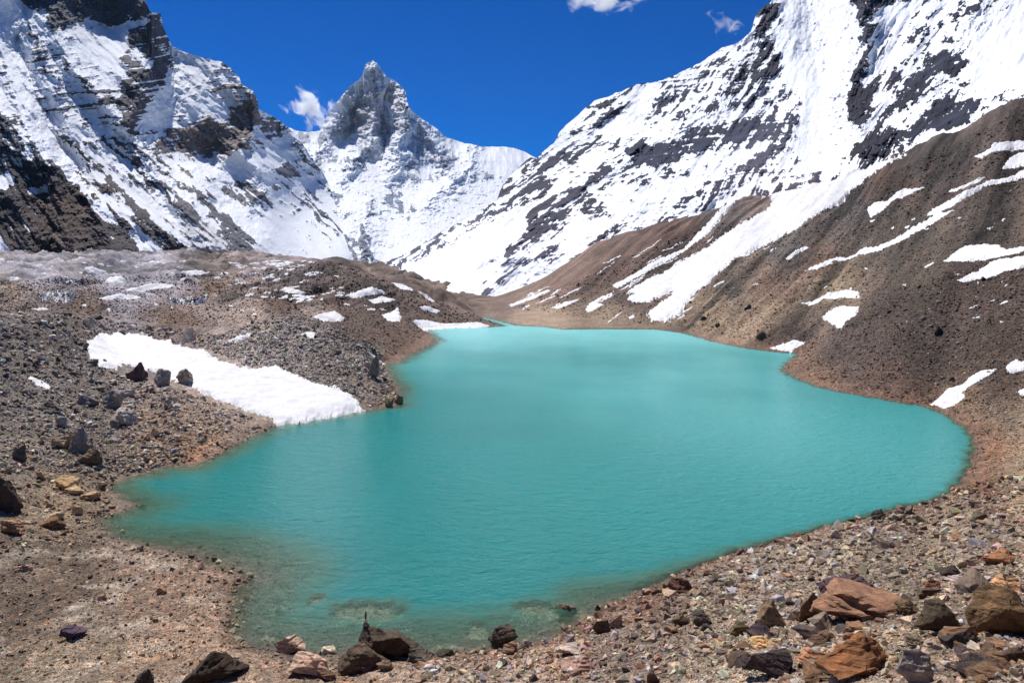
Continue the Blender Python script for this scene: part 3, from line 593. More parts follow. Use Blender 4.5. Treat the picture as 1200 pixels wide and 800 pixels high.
# ice cliffs cut into the far moraine
def ice_cut(px0, px1, Yc, h, seed):
    global Z, Zs
    c = GA * 800 + 600
    w = sstep(px0, px0 + 12, c) * sstep(px1, px1 - 12, c)
    edge = Yc * (1 + .02 * fbm(c / 18, c * 0, seed, 2))
    w = w * (.75 + .25 * fbm(c / 9, c * 0, seed + 1, 2)); f = -w * h * (1 - sstep(edge * .965, edge, GY)) * sstep(edge * .78, edge * .95, GY)
    Z = Z + f; Zs = Zs + f
ice_cut(38, 92, 330, 6.0, 61); ice_cut(192, 248, 350, 8.5, 62)
GS = (Z - H) / GY
PX, PY = px_of(GA, GS)
runmax = np.maximum.accumulate(GS, axis=0)
GS2 = (np.maximum(Zs, 0) - H) / GY; rm2 = np.maximum.accumulate(GS2, axis=0); VIS2 = (GS2 >= rm2 - .004).astype(float)
VIS = GS >= np.r_[np.full((1, NA), -9.), runmax[:-1]] - .0015
# colours of the ground itself
zones = [(60, 395, 45, (.115, .10, .088)), (0, 450, 60, (.13, .12, .112)), (100, 500, 50, (.16, .145, .13)), (40, 540, 40, (.19, .165, .14)), (60, 600, 45, (.25, .205, .15)), (200, 520, 40, (.20, .15, .11)), (230, 535, 22, (.27, .16, .10)),
    (60, 690, 60, (.17, .135, .105)), (180, 700, 60, (.24, .18, .14)), (100, 770, 50, (.34, .285, .22)), (220, 760, 40, (.33, .25, .19)), (30, 650, 35, (.17, .145, .12)), (400, 790, 50, (.36, .28, .22)), (560, 785, 50, (.30, .25, .21)),
    (330, 398, 55, (.40, .37, .33)), (420, 430, 35, (.27, .24, .2)), (300, 380, 30, (.40, .33, .27)), (460, 400, 35, (.135, .095, .07)), (400, 365, 50, (.115, .085, .068)), (330, 355, 40, (.13, .09, .068)), (200, 370, 45, (.15, .11, .085)), (100, 355, 45, (.19, .145, .11)), (20, 345, 40, (.19, .155, .125)),
    (150, 322, 80, (.29, .305, .35)), (40, 312, 50, (.27, .28, .32)), (90, 330, 35, (.26, .26, .29)), (230, 325, 25, (.24, .24, .26)), (250, 310, 30, (.17, .15, .145)), (330, 310, 40, (.24, .22, .225)), (350, 325, 40, (.125, .105, .1)), (250, 335, 30, (.17, .125, .09)), (420, 330, 30, (.12, .10, .085)), (500, 365, 25, (.13, .10, .085)),
    (640, 377, 36, (.31, .26, .19)), (720, 380, 34, (.31, .26, .19)), (770, 382, 20, (.28, .23, .17)), (600, 352, 25, (.155, .12, .105)), (660, 340, 30, (.14, .10, .085)), (720, 310, 35, (.145, .10, .085)), (790, 275, 30, (.13, .085, .07)), (840, 255, 25, (.115, .10, .095)), (800, 310, 25, (.125, .10, .09)), (740, 350, 25, (.12, .095, .085)),
    (860, 340, 22, (.085, .08, .068)), (930, 290, 30, (.085, .08, .075)), (1000, 240, 30, (.08, .074, .07)), (1100, 180, 40, (.08, .068, .062)), (1200, 140, 50, (.085, .068, .06)), (1040, 215, 25, (.10, .065, .05)), (900, 340, 25, (.15, .105, .08)), (960, 310, 25, (.125, .09, .068)),
    (840, 375, 30, (.23, .185, .13)), (900, 365, 30, (.18, .145, .105)), (970, 335, 25, (.17, .145, .10)), (1080, 318, 25, (.125, .105, .08)), (940, 390, 20, (.10, .08, .068)), (1060, 280, 30, (.09, .08, .065)), (1150, 250, 35, (.085, .074, .062)), (1120, 230, 25, (.085, .066, .058)),
    (1000, 410, 35, (.115, .092, .08)), (1080, 390, 45, (.085, .068, .058)), (1180, 330, 50, (.10, .078, .064)), (1180, 430, 40, (.11, .085, .07)), (1050, 450, 30, (.135, .095, .075)), (960, 440, 25, (.165, .12, .085)), (1120, 480, 20, (.23, .18, .13)),
    (1165, 530, 18, (.26, .145, .09)), (1150, 570, 18, (.25, .15, .10)), (1200, 560, 30, (.30, .24, .175)), (1190, 490, 20, (.20, .165, .13)), (1100, 620, 40, (.29, .25, .205)), (1000, 650, 50, (.27, .24, .20)), (1150, 660, 50, (.28, .235, .19)), (900, 690, 50, (.27, .235, .195)), (760, 700, 25, (.29, .20, .15)),
    (850, 760, 50, (.33, .285, .235)), (1000, 760, 50, (.28, .23, .185)), (1130, 760, 50, (.28, .23, .185)), (720, 770, 40, (.28, .235, .205)), (660, 760, 30, (.29, .21, .16))]
def zone_color(x, y):
    C = np.zeros(np.shape(x) + (3,)); W = np.zeros(np.shape(x)) + 1e-12
    for cx, cy, r, c in zones:
        d2 = ((x - cx) ** 2 + ((y - cy) * 1.15) ** 2) / (r * r)
        w = 1 / (1e-3 + d2 ** 1.6); C += w[..., None] * np.array(c); W += w
    return C / W[..., None]
wx = PX + 14 * fbm(PX / 45, PY / 30, 71, 4, .6); wy = PY + 8 * fbm(PX / 45, PY / 30, 72, 4, .6)
ri = np.arange(0, NY, 2)
GC = zone_color(wx[ri], wy[ri]); GC = np.repeat(GC, 2, axis=0)[:NY]
patchy = 1 + .35 * fbm(GX / 14 / np.clip(GY / 80, .3, 6), GY / 14 / np.clip(GY / 80, .3, 6), 73, 5, .6)
streak = 1 + scree * (.12 + .85 * fbm(gp / 10, gq / 150, 74, 5, .68))
patchy = patchy * (1 + moraine * .85 * fbm(GX / 34, GY / 60, 79, 5, .6))
GC = GC * np.clip(patchy * streak, .3, 2.2)[..., None] * np.where((GY > 110)[..., None], np.array((.98, .91, .86)), np.array((1.12, 1.04, .93)))
bandw = .9 + .012 * GY
rim = np.exp(-(np.clip(-SDw, 0, None) / (bandw * (1.4 + .8 * fbm(GX / 5, GY / 5, 75, 3)))) ** 2) * (SDw < 0)
rustz = sstep(150, 500, PX) * .75 * (1 - sstep(190, 260, GY))
GC = GC * (1 - (rim * rustz)[..., None]) + (rim * rustz)[..., None] * np.array((.24, .145, .095))
GC = np.where((SDw > 0)[..., None], np.array((.24, .20, .135)) * (1 + .3 * fbm(GX / 1.2, GY / 1.2, 77, 4, .6))[..., None], GC)
GC = np.where((SLABM > .5)[..., None], np.array((.52, .48, .34)), GC)
# bare ice and frost-grey rubble in the far moraine
ice_m = np.zeros(GX.shape)
for (x0, x1, Yc, sd_) in ((38, 92, 330, 61), (192, 248, 350, 62)):
    c = GA * 800 + 600; w = sstep(x0, x0 + 8, c) * sstep(x1, x1 - 8, c); edge = Yc * (1 + .02 * fbm(c / 18, c * 0, sd_, 2))
    ice_m = np.maximum(ice_m, w * sstep(edge * .935, edge * .94, GY) * (1 - sstep(edge * .994, edge * .996, GY)))
silt = sstep(.15, .6, fbm(GX / 4.5, GY / 3.2, 83, 4, .55)) * sstep(60, 45, GY) * (PX < 420) * (SDw < 0)
GC = GC * (1 - .16 * sstep(60, 45, GY) * (PX < 420))[..., None]; GC = GC * (1 - .55 * silt)[..., None] + (.55 * silt)[..., None] * np.array((.44, .375, .29))
wet = np.clip(np.exp(-np.clip(-SDw, 0, None) / (.35 + .004 * GY)) * (SDw < .0) + (SDw >= 0) * .3, 0, 1)
V = np.stack([GX, GY, Z], -1)
isice = (ice_m > .5)
fq = isice[:-1, :-1] | isice[1:, 1:]
F = grid_faces(NY, NA)
att = {'Col': GC.reshape(-1, 3), 'wet': wet.ravel()}
tag(mesh_from('ground', V.reshape(-1, 3), F[~fq.ravel()], [M_GROUND], att), 'stony brown valley floor, moraine and lake shore', kind='structure')
V2, F2, A2 = compact(V.reshape(-1, 3), F[fq.ravel()], {})
tag(mesh_from('ice_cliff', V2, F2, [M_ICE]), 'dark streaked glacier ice cliffs in the brown moraine', kind='structure')

# a finer sheet of water over the lake
nw = (700, 900)
wl_ = np.exp(np.linspace(math.log(28), math.log(420), nw[0])); wa = np.linspace(-.75, .8, nw[1])
WA, WY = np.meshgrid(wa, wl_); WX = WA * WY
def sample(A, a, Y):
    fc = (a - ga[0]) / (ga[1] - ga[0]); fr = (np.log(Y) - math.log(3)) / (math.log(1550) - math.log(3)) * (NY - 1)
    fc = np.clip(fc, 0, NA - 1.001); fr = np.clip(fr, 0, NY - 1.001); c0 = fc.astype(int); r0 = fr.astype(int); u = fc - c0; v = fr - r0
    if A.ndim == 3: u = u[..., None]; v = v[..., None]
    return (A[r0, c0] * (1 - u) + A[r0, c0 + 1] * u) * (1 - v) + (A[r0 + 1, c0] * (1 - u) + A[r0 + 1, c0 + 1] * u) * v
WZ = sample(Z, WA, WY)
dpt = np.clip(-WZ, 0, 30)
keepv = WZ < .35
keep = keepv[:-1, :-1] | keepv[1:, 1:] | keepv[1:, :-1] | keepv[:-1, 1:]
F = grid_faces(nw[0], nw[1], keep)
wsd = sample(SD, WA, WY)
milk_sheen = np.clip(.9 * sstep(105, 290, WY) + .38 * np.exp(-((WX - 38) / 26) ** 2 - ((WY - 105) / 60) ** 2) + .12 * fbm(WX / 30, WY / 50, 81, 4) * sstep(60, 120, WY), 0, 1)  # sediment paling; far water and right-hand blob also paint in reflected sheen
V2, F2, A2 = compact(np.stack([WX, WY, WX * 0], -1).reshape(-1, 3), F, {'depth': dpt.ravel(), 'milk_sheen': milk_sheen.ravel()})
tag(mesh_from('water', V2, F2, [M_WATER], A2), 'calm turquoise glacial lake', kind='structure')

# ------------------------------------------------------------------ snow patches lying on the ground
VISf = VIS2
def largest(K):
    L = np.where(K, np.arange(1, K.size + 1).reshape(K.shape), 0)
    while True:
        M = L.copy()
        for _ in range(2):
            for ax in (0, 1):
                for rev in (False, True):
                    A = np.moveaxis(M, ax, 0); A = A[::-1] if rev else A
                    for i in range(1, A.shape[0]):
                        A[i] = np.where(A[i] > 0, np.where(A[i - 1] > 0, np.maximum(A[i], A[i - 1]), A[i]), 0)
        if (M == L).all(): break
        L = M
    if not L.any(): return K
    v, n = np.unique(L[L > 0], return_counts=True); return L == v[n.argmax()]
def snow_patch(name, label, poly, thick=2.0, warp=3.0, fine=1.5, group=None, seed=0, bulge=26.0, up=3):
    P = np.asarray(poly, float); m = (PX > P[:, 0].min() - 6) & (PX < P[:, 0].max() + 6) & (PY > P[:, 1].min() - 6) & (PY < P[:, 1].max() + 6) & VIS
    if not m.any(): print('no ground for', label); return None
    # keep the nearest connected depth range
    rr, cc = np.where(m); r0, r1, c0, c1 = rr.min(), rr.max(), cc.min(), cc.max()
    r0 = max(r0 - 2, 0); c0 = max(c0 - 2, 0); r1 = min(r1 + 2, NY - 1); c1 = min(c1 + 2, NA - 1)
    n = (r1 - r0 + 1) * (c1 - c0 + 1); u = up if n < 6000 else (2 if n < 60000 else 1)
    ys = np.exp(np.linspace(math.log(gl[r0]), math.log(gl[r1]), (r1 - r0) * u + 1)); as_ = np.linspace(ga[c0], ga[c1], (c1 - c0) * u + 1)
    A, Y = np.meshgrid(as_, ys)
    z = np.maximum(sample(Z, A, Y), -.25); zs = np.maximum(sample(Zs, A, Y), .12); vis = sample(VISf, A, Y)
    px, py = px_of(A, (zs - H) / Y)
    w1, w2 = fbm(px / 16, py / 11, seed + 1, 3, .55), fbm(px / 16, py / 11, seed + 2, 3, .55)
    qx = px + warp * w1 + fine * fbm(px / 3.2, py / 2.4, seed + 3, 3, .65); qy = py + .6 * warp * w2 + fine * .7 * fbm(px / 3.2, py / 2.4, seed + 4, 3, .65)
    d = sdf(poly, qx, qy)
    d = np.where(vis > .4, d, np.minimum(d, -3))
    unit = Y / 800
    lift = np.where(d > 0, thick * (1 - np.exp(-d / (1.5 + thick * .5))) + .45 * thick * (1 - np.exp(-np.clip(d, 0, None) / bulge)), d * .8) * unit
    soft = (zs + .12 * (z - zs))
    zz = np.maximum(np.where(d > 1.5, soft, z), np.where(d > 0, z, -9)) * 1.0 + lift
    zz = np.where(d > 3, np.maximum(soft + lift, z + .25 * unit * thick), zz)
    kv = d > -1.6; keep = kv[:-1, :-1] & kv[1:, 1:] & kv[1:, :-1] & kv[:-1, 1:]
    keep = largest(keep)
    if keep.sum() < 2: return None
    V = np.stack([A * Y, Y, zz], -1).reshape(-1, 3)
    F = grid_faces(len(ys), len(as_), keep); V, F, _ = compact(V, F, {})
    o = mesh_from(name, V, F, [M_SNOW]); return tag(o, label, 'snow patch', group)
PATCHES = [('broad dirty white snowfield sloping into the lake below the grey rubble ridge', [(100, 400), (118, 392), (150, 391), (190, 398), (235, 412), (262, 424), (300, 434), (322, 428), (345, 440), (380, 452), (410, 462), (427, 478), (425, 482), (390, 489), (350, 496), (325, 498), (312, 488), (290, 482), (270, 474), (240, 462), (225, 452), (205, 446), (175, 436), (150, 428), (120, 432), (105, 422)], 5, 3.5, 1.6),
 ('long avalanche snow tongue running down the grey scree to the far lake corner', [(1040, 188), (1070, 176), (1020, 205), (1000, 222), (980, 240), (960, 250), (935, 268), (900, 285), (880, 296), (860, 304), (840, 322), (825, 335), (805, 352), (802, 362), (788, 372), (782, 377), (765, 376), (755, 366), (768, 358), (785, 345), (790, 340), (770, 350), (745, 356), (735, 350), (750, 340), (735, 345), (728, 352), (742, 336), (770, 322), (800, 305), (830, 290), (855, 270), (880, 255), (900, 245), (905, 222), (925, 210), (990, 202)], 2.5, 2.5, 1.8),
 ('narrow snow streak across the brown hillside above the tan slope', [(942, 318), (960, 308), (1000, 298), (1040, 284), (1075, 262), (1100, 250), (1120, 250), (1095, 262), (1060, 280), (1020, 298), (980, 306), (955, 316)], 2.2, 2, .8),
 ('forked snow strip high on the dark right hillside', [(1085, 255), (1095, 244), (1110, 238), (1135, 225), (1155, 212), (1180, 208), (1205, 195), (1205, 205), (1180, 214), (1155, 218), (1135, 232), (1115, 245), (1098, 252)], 2.2, 2, .8),
 ('snow sliver just above the forked strip on the right hillside', [(1110, 226), (1125, 220), (1155, 206), (1150, 212), (1135, 220), (1115, 228)], 1.6, 1, .6),
 ('hooked snow patch alone in the middle of the dark hillside', [(1015, 246), (1025, 238), (1040, 235), (1058, 222), (1084, 219), (1062, 230), (1045, 238), (1028, 250), (1020, 256)], 2, 1.5, .7),
 ('topmost snow wedge at the right edge of the hillside', [(1140, 184), (1160, 175), (1165, 168), (1205, 164), (1205, 174), (1170, 178), (1150, 186)], 2, 1.5, .8),
 ('second snow wedge at the right edge below the topmost one', [(1176, 198), (1182, 184), (1205, 176), (1205, 192), (1190, 198)], 2, 1.5, .8),
 ('upper wide snow patch beside the right frame edge', [(1106, 308), (1115, 298), (1135, 288), (1165, 286), (1180, 291), (1205, 289), (1205, 293), (1170, 302), (1140, 307)], 2.4, 1.5, .8),
 ('lower wide snow patch beside the right frame edge', [(1122, 329), (1135, 322), (1150, 315), (1165, 305), (1205, 300), (1205, 312), (1180, 318), (1150, 328), (1130, 331)], 2.4, 1.5, .8),
 ('short snow streak on the tan slope in front of the track', [(938, 356), (955, 350), (985, 342), (1006, 340), (1008, 346), (980, 351), (955, 356)], 1.8, 1, .7),
 ('arrowhead snow patch in the hollow above the right lake shore', [(962, 375), (978, 362), (990, 358), (1008, 358), (1003, 368), (990, 376), (986, 386), (980, 382)], 2.4, 1, .7),
 ('melting snow lying at the water in the small right cove', [(902, 408), (922, 403), (930, 400), (944, 402), (930, 410), (928, 413)], 2, .8, .7),
 ('snow tongue reaching the shore below the steep brown slope', [(1090, 473), (1102, 464), (1112, 455), (1128, 450), (1138, 440), (1150, 434), (1168, 432), (1160, 440), (1140, 450), (1128, 460), (1132, 464), (1118, 476), (1106, 478)], 2.6, 1.2, .8),
 ('ragged snow patch above the shore tongue on the steep slope', [(1178, 430), (1190, 421), (1203, 424), (1200, 434), (1182, 438)], 2.2, 1.2, .8),
 ('small snow patch cut by the right frame edge', [(1192, 458), (1205, 452), (1205, 464), (1196, 462)], 2, 1, .6),
 ('snow bank along the water below the far moraine point', [(482, 376), (495, 374), (520, 379), (560, 377), (575, 382), (560, 385), (520, 386), (497, 388), (492, 384)], 2.6, .8, .5),
 ('triangular snow patch behind the grey rubble ridge', [(366, 371), (380, 367), (393, 364), (404, 372), (402, 376), (380, 377)], 2.4, .8, .6),
 ('curved snow patch on the brown moraine shoulder', [(403, 346), (415, 342), (435, 336), (448, 340), (452, 344), (430, 346), (415, 350)], 1.8, 1, .8),
 ('flat snow patch just below the curved one on the moraine', [(432, 352), (448, 347), (466, 351), (455, 354), (436, 355)], 1.8, 1, .6),
 ('snow streak on the back of the moraine crest', [(458, 331), (470, 332), (483, 338), (484, 341), (470, 339)], 1.6, .6, .5),
 ('thin diagonal snow line down the moraine crest', [(488, 340), (500, 345), (510, 353), (506, 354), (495, 346)], 1.6, .6, .4),
 ('snow lens beneath the moraine knoll near the far point', [(490, 359), (500, 358), (517, 364), (512, 367), (498, 364)], 1.8, .6, .5),
 ('broken snow patch against the ice pit on the moraine', [(448, 369), (458, 366), (466, 360), (470, 372), (468, 377), (455, 376)], 1.8, 1, .6),
 ('pale wedge of snow on the crest of the grey rubble ridge', [(351, 391), (360, 388), (368, 389), (370, 398), (362, 396)], 2.2, .6, .5),
 ('thin snow streak behind the grey rubble ridge', [(265, 398), (290, 390), (300, 391), (280, 399), (268, 401)], 1.8, .6, .5),
 ('snow strip in the gully beside the moraine shore point', [(430, 411), (442, 418), (452, 427), (447, 427), (436, 418)], 1.8, .5, .4),
 ('snow bar lying among grey stones on the left hillside', [(31, 441), (37, 441), (60, 452), (58, 457), (44, 451)], 2.2, .8, .6),
 ('wide glacier snow strip between the two ice cliffs', [(145, 340), (160, 336), (175, 332), (205, 333), (202, 337), (180, 339), (165, 343)], 1.8, .8, .6),
 ('low snow arc on the brown moraine in front of the glacier', [(114, 350), (128, 346), (140, 343), (168, 349), (150, 351), (140, 349), (125, 352)], 1.8, .8, .5),
 ('lone flat snow strip on the brown moraine at far left', [(35, 362), (50, 360), (58, 362), (45, 364)], 1.6, .5, .4),
 ('largest snow patch on the pale far glacier', [(122, 330), (128, 325), (142, 323), (150, 332), (140, 337), (128, 335)], 1.6, .8, .6),
 ('oval snow patch on the pale glacier under the dark cliffs', [(98, 313), (108, 312), (125, 318), (118, 322), (102, 319)], 1.6, .6, .5),
 ('snow wedge at the left edge of the far glacier', [(-8, 302), (4, 303), (8, 309), (-8, 311)], 1.6, .5, .4),
 ('split snow patch on brown debris at far left', [(6, 325), (20, 324), (30, 331), (22, 334), (12, 330)], 1.6, .7, .5),
 ('long snow strip on the moraine beside the foot of the left wall', [(210, 318), (230, 316), (246, 314), (246, 320), (225, 323), (212, 321)], 1.6, .7, .5),
 ('spindle of snow in the dark moraine basin', [(327, 340), (335, 336), (350, 340), (362, 343), (352, 345), (335, 343)], 1.6, .7, .5),
 ('snow strip beside the spindle in the moraine basin', [(346, 350), (360, 346), (366, 348), (352, 352)], 1.6, .5, .4),
 ('thin double snow line on the reddish scree fan', [(718, 335), (740, 322), (770, 304), (800, 290), (822, 270), (850, 240), (862, 222), (872, 228), (850, 250), (826, 278), (800, 296), (770, 312), (745, 326), (722, 338)], 1.5, 1, 1.0),
 ('small snow patch high on the reddish scree', [(781, 258), (790, 250), (794, 253), (785, 261)], 1.5, .4, .5),
 ('longest of the thin snow streaks low on the scree fan', [(595, 358), (620, 348), (640, 340), (646, 340), (625, 350), (600, 359)], 1.4, .6, .6),
 ('tapered snow streak at the scree foot above the lake flat', [(648, 361), (662, 354), (680, 350), (670, 356), (655, 362)], 1.5, .6, .6),
 ('paired snow streak right of the tapered one at the scree foot', [(690, 356), (705, 348), (722, 340), (715, 346), (700, 354), (708, 357), (690, 366), (686, 363)], 1.5, .8, .8),
 ('snow speck between the lower ends of the avalanche tongue', [(736, 372), (742, 368), (744, 371), (738, 374)], 1.4, .3, .4),
 ('thin snow line on the pebbly brown slope', [(920, 302), (932, 293), (945, 288), (948, 290), (935, 296), (924, 303)], 1.6, .6, .5)]
for i, (lab, poly, th, wp, fn) in enumerate(PATCHES):
    snow_patch('snow_patch', lab, poly, th * .62, wp * 1.1, fn * 1.7, 'snow patches left on the valley sides', 400 + 7 * i)
rnd = random.Random(5)
small = []
def scatter_small(label, region, n, wr, hr, slant, seed):
    r = random.Random(seed); P = np.array(region, float); c = 0; t = 0
    while c < n and t < n * 30:
        t += 1; x = r.uniform(P[:, 0].min(), P[:, 0].max()); y = r.uniform(P[:, 1].min(), P[:, 1].max())
        if not inside(region, np.array([x]), np.array([y]))[0]: continue
        w = r.uniform(*wr) * r.choice((.6, 1, 1)); h = r.uniform(*hr); an = slant + r.uniform(-.15, .15)
        poly = [(x + w * math.cos(q) * math.cos(an) - h * math.sin(q) * math.sin(an), y + w * math.cos(q) * math.sin(an) + h * math.sin(q) * math.cos(an)) for q in np.linspace(0, 2 * math.pi, 9)[:-1]]
        if snow_patch('snow_patch', label, poly, 1.3, 1.5, .9, label + 's', seed + c * 3): c += 1
scatter_small('small snow remnant in the dark moraine basin', [(235, 322), (330, 312), (400, 318), (430, 330), (400, 352), (350, 360), (300, 350), (250, 330)], 46, (3, 9), (.8, 1.9), -.12, 900)
scatter_small('small snow remnant on the pale far glacier', [(0, 306), (230, 304), (235, 318), (200, 332), (100, 336), (40, 318)], 26, (3, 9), (.8, 1.8), .05, 1100)
scatter_small('thin snow remnant at the foot of the central peak', [(255, 306), (300, 303), (380, 306), (360, 312), (300, 318)], 22, (4, 12), (.6, 1.2), .06, 1300)
scatter_small('tiny snow remnant on the near brown moraine', [(30, 345), (120, 355), (200, 350), (300, 362), (380, 350), (470, 362), (480, 380), (420, 372), (300, 370), (100, 366)], 14, (2, 5), (.8, 1.5), .1, 1500)
scatter_small('tiny snow remnant on the right hillside', [(1190, 240), (1190, 400), (1080, 340), (900, 350), (880, 330), (1000, 250)], 30, (2, 7), (.6, 1.3), -.4, 1700)

scatter_small('thin snow streak on the reddish scree fan', [(590, 358), (700, 310), (800, 268), (830, 262), (760, 340), (720, 372), (620, 366)], 26, (6, 18), (.5, 1.1), -.5, 1900)
scatter_small('thin snow streak fringing the avalanche tongue', [(735, 345), (850, 262), (905, 215), (915, 240), (960, 262), (830, 345), (800, 380), (730, 372)], 16, (5, 14), (.6, 1.4), -.55, 2100)

# ------------------------------------------------------------------ boulders and stones
def rock_mesh(name, seed, dims=(1, 1, 1), npts=16, sub=2, rough=.05, taper=.3):
    r = random.Random(seed); bm = bmesh.new()
    for i in range(npts):
        v = Vector((r.gauss(0, 1), r.gauss(0, 1), r.gauss(0, 1))).normalized()
        m = max(abs(v.x), abs(v.y), abs(v.z)); v = v * (.7 + .3 / m * .62) * r.uniform(.66, 1.12)
        bm.verts.new((v.x * .5, v.y * .5, v.z * .5))
    res = bmesh.ops.convex_hull(bm, input=bm.verts)
    bmesh.ops.delete(bm, geom=[v for v in bm.verts if not v.link_faces], context='VERTS')
    bmesh.ops.dissolve_limit(bm, angle_limit=math.radians(14), verts=bm.verts, edges=bm.edges)
    bmesh.ops.bevel(bm, geom=bm.edges[:], offset=.012, segments=1, affect='EDGES', clamp_overlap=True)
    bmesh.ops.triangulate(bm, faces=bm.faces)
    xs = [v.co.x for v in bm.verts]; ys = [v.co.y for v in bm.verts]; zs = [v.co.z for v in bm.verts]
    sx, sy, sz = 1 / (max(xs) - min(xs)), 1 / (max(ys) - min(ys)), 1 / (max(zs) - min(zs)); cz = min(zs)
    for v in bm.verts: v.co = Vector((v.co.x * sx, v.co.y * sy, (v.co.z - cz) * sz - .5))
    for _ in range(sub):
        le = [e for e in bm.edges if e.calc_length() > .11]
        if not le: break
        bmesh.ops.subdivide_edges(bm, edges=le, cuts=1); bmesh.ops.triangulate(bm, faces=[f for f in bm.faces if len(f.verts) > 3])
    if rough:
        bm.normal_update(); co = np.array([v.co[:] for v in bm.verts]); no = np.array([v.normal[:] for v in bm.verts])
        d = fbm(co[:, 0] * 3 + co[:, 2] * 2 + seed, co[:, 1] * 3 - co[:, 2] * 2.4, seed, 4, .55) * rough
        d += rough * .8 * np.sign(noise(co[:, 0] * .8, co[:, 2] * 7 + co[:, 1] + seed, seed + 3)) * .35
        for v, dd, nn in zip(bm.verts, d, no): v.co += Vector(nn) * float(dd)
    for v in bm.verts:
        tp_ = 1 - taper * (v.co.z + .5); v.co = Vector((v.co.x * dims[0] * tp_, v.co.y * dims[1] * tp_, v.co.z * dims[2]))
    me = bpy.data.meshes.new(name); bm.to_mesh(me); bm.free()
    return me
def find(px, py):
    """the ground point seen in this direction"""
    j = np.argmin((PX - px) ** 2 + (PY - py) ** 2 + (~VIS) * 1e6)
    r, c = np.unravel_index(j, PX.shape); return Vector((GX[r, c], GY[r, c], Z[r, c]))
def boulder(x0, y0, x1, y1, col, label, name='boulder', seed=None, lift=0., depth=None, tilt=0., pts=13, rough=.06, yaw=None, group=None, sink=.22, level=None):
    cx = (x0 + x1) / 2; seed = int(x0 * 7 + y1 * 3) if seed is None else seed
    p = find(cx, y1 - (y1 - y0) * .12)
    if level is not None:
        a, s = dir_of(cx, y1); p = Vector((float(a) * (level - H) / float(s), (level - H) / float(s), level))
    u = p.y / 800 * 1.0; w = (x1 - x0) * u; h = (y1 - y0) * u
    sl = -(p.z - H) / p.y; dd = depth * w if depth else min(w, h * 1.6) * .9
    hh = max(h - .35 * sl * dd, h * .55) / math.sqrt(1 + .3 * sl * sl)
    me = rock_mesh(name, seed, (w * 1.08, dd, hh / (1 - sink)), pts, 3, rough, .42 if name == 'boulder' else .3)
    me.materials.append(M_ROCK)
    o = bpy.data.objects.new(name, me); COL.objects.link(o)
    r = random.Random(seed)
    o.location = (p.x, p.y + dd * .3, p.z + hh * (.5 / (1 - sink) - sink / (1 - sink)) + lift * u)
    o.rotation_euler = (r.uniform(-.2, .12), tilt + r.uniform(-.2, .2), r.uniform(-.35, .35) if yaw is None else yaw)
    lf = 1.3 if min(col) > .18 else 1.0; o.color = (col[0] * lf, col[1] * .86 * lf, col[2] * .68 * lf, 1)
    cat = {'boulder': 'boulder', 'rock_slab': 'rock slab', 'stone': 'stone'}.get(name, name)
    return tag(o, label, cat, group)
GREY, PALE, DARK, BRN, TAN, RUST, OR, PUR, PINK, OLI = (.24, .23, .22), (.5, .49, .47), (.085, .075, .068), (.15, .11, .08), (.42, .32, .2), (.30, .15, .085), (.45, .23, .12), (.12, .085, .12), (.45, .32, .27), (.19, .16, .09)
LAV = (.42, .40, .40)
